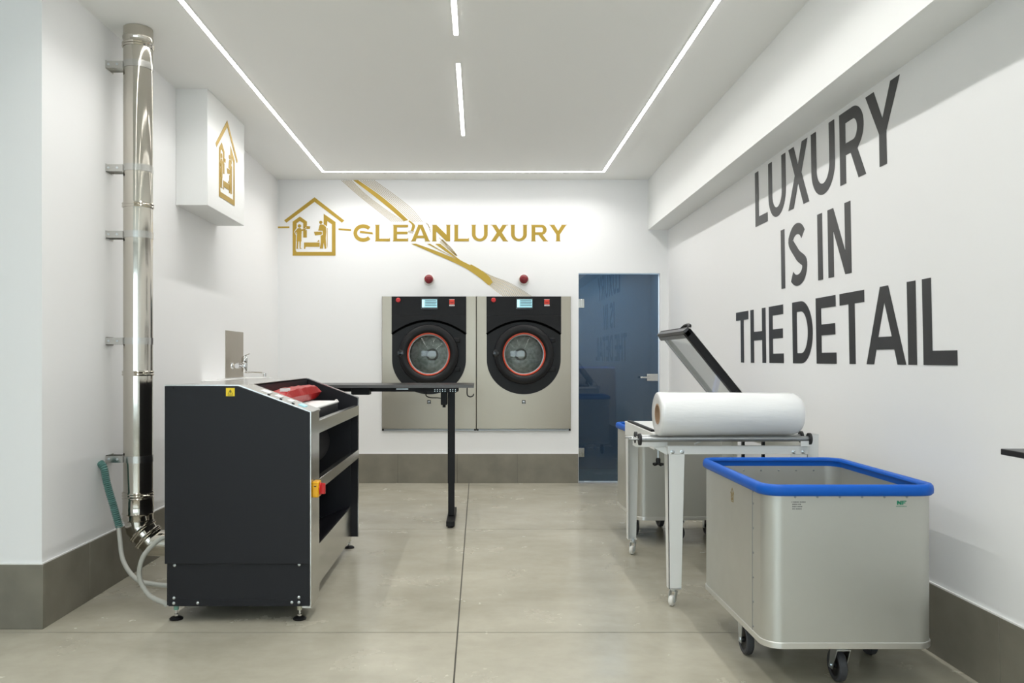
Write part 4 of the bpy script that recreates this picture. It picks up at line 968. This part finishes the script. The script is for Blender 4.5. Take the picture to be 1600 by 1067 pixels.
for px in (1050.5, 1065.5, 1240, 1255):
    X = (px-VX)*TN/F; Z = H-(705.8-VY)*TN/F
    MB().lathe((X, TN-0.003, Z), (0, -1, 0), [(0, 0), (0.0105, 0), (0.0105, 0.002), (0.007, 0.003), (0.006, 0.007), (0.003, 0.008), (0, 0.006)], 16).build('bolt', M['zinc'], pt)
bx('work_plate', WM, pt, TL, TR, 4.36, TF+0.03, 0.828, 0.8385, 0.002)
bx('film_plate', WM, pt, TL+0.01, TR-0.01, 4.20, 4.36, 0.806, 0.812, 0.001)
bx('seal_bar', M['black'], pt, TL+0.006, TL+0.030, 4.42, 5.12, 0.8385, 0.850, 0.002)
bx('seal_bar', M['black'], pt, TL+0.030, TR-0.03, 4.42, 4.445, 0.8385, 0.850, 0.002)
# right hand post and brackets
MB().box(1.645, 1.712, 4.03, 4.036, 0.60, 0.862).box(1.706, 1.712, 4.03, 4.10, 0.60, 0.862).build('side_plate', WM, pt, bevel=0.001)
bx('bar_bracket', WM, pt, 1.60, 1.665, 3.975, 3.98, 0.806, 0.842, 0.001)
MB().box(0.795, 0.955, 4.045, 4.051, 0.798, 0.846).box(0.795, 0.955, 4.045, 4.13, 0.796, 0.800).prism([[(0.875, 0.797), (0.955, 0.797), (0.955, 0.757), (0.945, 0.757)]], lambda u, vv, d: (u, 4.02+d, vv), 0, 0.005)\
    .box(0.795, 0.80, 4.0, 4.13, 0.800, 0.850).build('bar_bracket', WM, pt, bevel=0.001)
for xx in (0.800, 0.812, 0.825):
    MB().lathe((xx-0.03, 4.02, 0.842), (1, 0, 0), [(0, 0), (0.007, 0), (0.007, 0.007), (0, 0.007)], 6).build('axle_nut', M['chrome'], pt)
def bar(y):
    a = Vector((0.795, y, 0.842)); c = Vector((1.650, y+0.02, 0.843))
    b = MB().cyl(a, c, 0.0135, 24).cyl(a-Vector((0.05, 0, 0)), a, 0.004, 8).build('support_bar', M['grey_bar'], pt)
    for q0, q1 in ((a-Vector((0.002, 0, 0)), a+Vector((0.009, 0, 0))), (c-Vector((0.009, 0, 0)), c+Vector((0.002, 0, 0)))): MB().cyl(q0, q1, 0.0295, 28).build('end_disc', M['rubber'], b)
bar(3.965); bar(4.068)
# star knob under the bracket
kn = MB().cyl((0.905, 4.035, 0.72), (0.905, 4.035, 0.797), 0.0045, 10).build('knob_screw', M['zinc'], pt)
b = MB().lathe((0.905, 4.035, 0.708), (0, 0, 1), [(0, 0), (0.012, 0), (0.012, 0.028), (0.008, 0.034), (0, 0.034)], 16)
for i in range(5):
    a = i*2*PI/5; b.cyl((0.905+0.010*math.cos(a), 4.035+0.010*math.sin(a), 0.712), (0.905+0.027*math.cos(a), 4.035+0.027*math.sin(a), 0.709), 0.007, 10)
b.build('star_knob', M['black'], kn)
# linkage under the film
MB().tube([(1.10, 4.08, 0.806), (1.14, 4.08, 0.822), (1.18, 4.08, 0.832)], 0.004, 8).build('film_lever', M['zinc'], pt)
for xx in (1.352, 1.455): bx('belt_strap', M['black'], pt, xx, xx+0.012, 4.10, 4.12, 0.70, 0.830)
# raised sealing arm, hinged at the right
HX, HZ = 1.635, 0.865; TX, TZ = 1.198, 1.405
d = Vector((TX-HX, 0, TZ-HZ)); Lm = d.length; d.normalize(); up = Vector((-d.z, 0, d.x)); up = up if up.z > 0 else -up
def arm(u0, u1, y0, y1, h0, h1):
    o = Vector((HX, 0, HZ)); vs = []
    for u in (u0, u1):
        vs.append([tuple(o+d*u+up*h0+Vector((0, y0, 0))), tuple(o+d*u+up*h0+Vector((0, y1, 0))), tuple(o+d*u+up*h1+Vector((0, y1, 0))), tuple(o+d*u+up*h1+Vector((0, y0, 0)))])
    return MB().frustum(vs[0], vs[1])
ab = arm(0, Lm, 4.60, 4.650, -0.022, 0.022).build('sealing_arm', M['black'], pt, bevel=0.003)
arm(0, Lm, 4.598, 4.652, 0.0222, 0.027).build('arm_cover', WM, ab)
arm(0.22, 0.245, 4.596, 4.600, -0.01, 0.01).build('arm_stop', M['black'], ab)
fb = arm(Lm-0.035, Lm+0.012, 4.60, 5.275, -0.022, 0.010).build('front_bar', mat('dark_grey_aluminium', (0.07, 0.07, 0.075), 0.3, 0.5), ab, bevel=0.003)
arm(Lm-0.037, Lm-0.010, 4.62, 5.27, -0.026, -0.022).build('blade_guard', M['black_gloss'], fb)
arm(Lm-0.028, Lm+0.013, 4.60, 5.275, 0.0105, 0.016).build('bar_trim', M['black'], fb)
arm(0.0, Lm-0.03, 4.65, 5.255, -0.008, -0.005).build('hood_sheet', M['acrylic'], ab, smooth=False)
arm(0.0, Lm-0.03, 5.10, 5.235, -0.0045, -0.0035).build('hood_strip', M['acrylic_strip'], ab, smooth=False)
arm(0.0, Lm-0.03, 5.255, 5.262, -0.010, -0.003).build('hood_edge', M['grey_bar'], ab)
hg = MB().tube([tuple(Vector((HX, 4.66, HZ))+d*(Lm-0.01)+up*0.01), tuple(Vector((HX, 4.69, HZ))+d*(Lm+0.0)+up*0.048), tuple(Vector((HX, 4.80, HZ))+d*(Lm+0.0)+up*0.050), tuple(Vector((HX, 4.84, HZ))+d*(Lm-0.01)+up*0.01)], 0.012, 12).build('hand_grip', M['black'], ab)
MB().cyl((HX, 4.60, HZ), (HX, 5.27, HZ), 0.014, 16).box(HX-0.02, HX+0.01, 4.59, 4.66, 0.838, 0.87).box(HX-0.02, HX+0.01, 5.20, 5.27, 0.838, 0.87).build('hinge_shaft', WM, pt)

# film roll resting on the bars
ry = 4.020; rz_ = 0.965; yaw = math.radians(1.4); dirv = Vector((math.cos(yaw), math.sin(yaw), 0.0))
c0 = Vector((0.893, ry-0.006, rz_)); RL = 0.715
fr_ = thing('film_roll', 'fat roll of clear white plastic film lying across the packing table', 'film roll', tuple(c0))
prof = [(0.052, 0.004), (0.100, 0.0), (0.108, 0.004), (0.1105, 0.012)]+[(0.1105-0.006*(i/12)+0.0006*math.sin(i*2.3), 0.02+0.66*i/12) for i in range(13)]+[(0.100, 0.700), (0.088, 0.715), (0.052, 0.712)]
MB().lathe(c0, dirv, prof, 64).build('wound_film', M['film'], fr_, angle=50)
MB().lathe(c0, dirv, [(0.0518, 0.002), (0.0518, 0.713), (0.044, 0.713), (0.044, 0.002)], 32, close=True).build('cardboard_core', M['card'], fr_)

# black shelf on the right wall, its corner showing at the right edge
sh = thing('wall_shelf', 'thin black shelf end at the right edge of the picture', 'shelf', (1.9, 2.0, 0.96))
bx('shelf_board', M['desk'], sh, 1.622, 1.915, 1.10, 2.487, 0.943, 0.962, 0.002)
for yy in (1.30, 2.10):
    MB().prism([[(1.917, 0.943), (1.72, 0.943), (1.90, 0.78), (1.917, 0.78)]], lambda u, vv, d: (u, yy+d, vv), 0, 0.006).build('shelf_bracket', M['black'], sh)
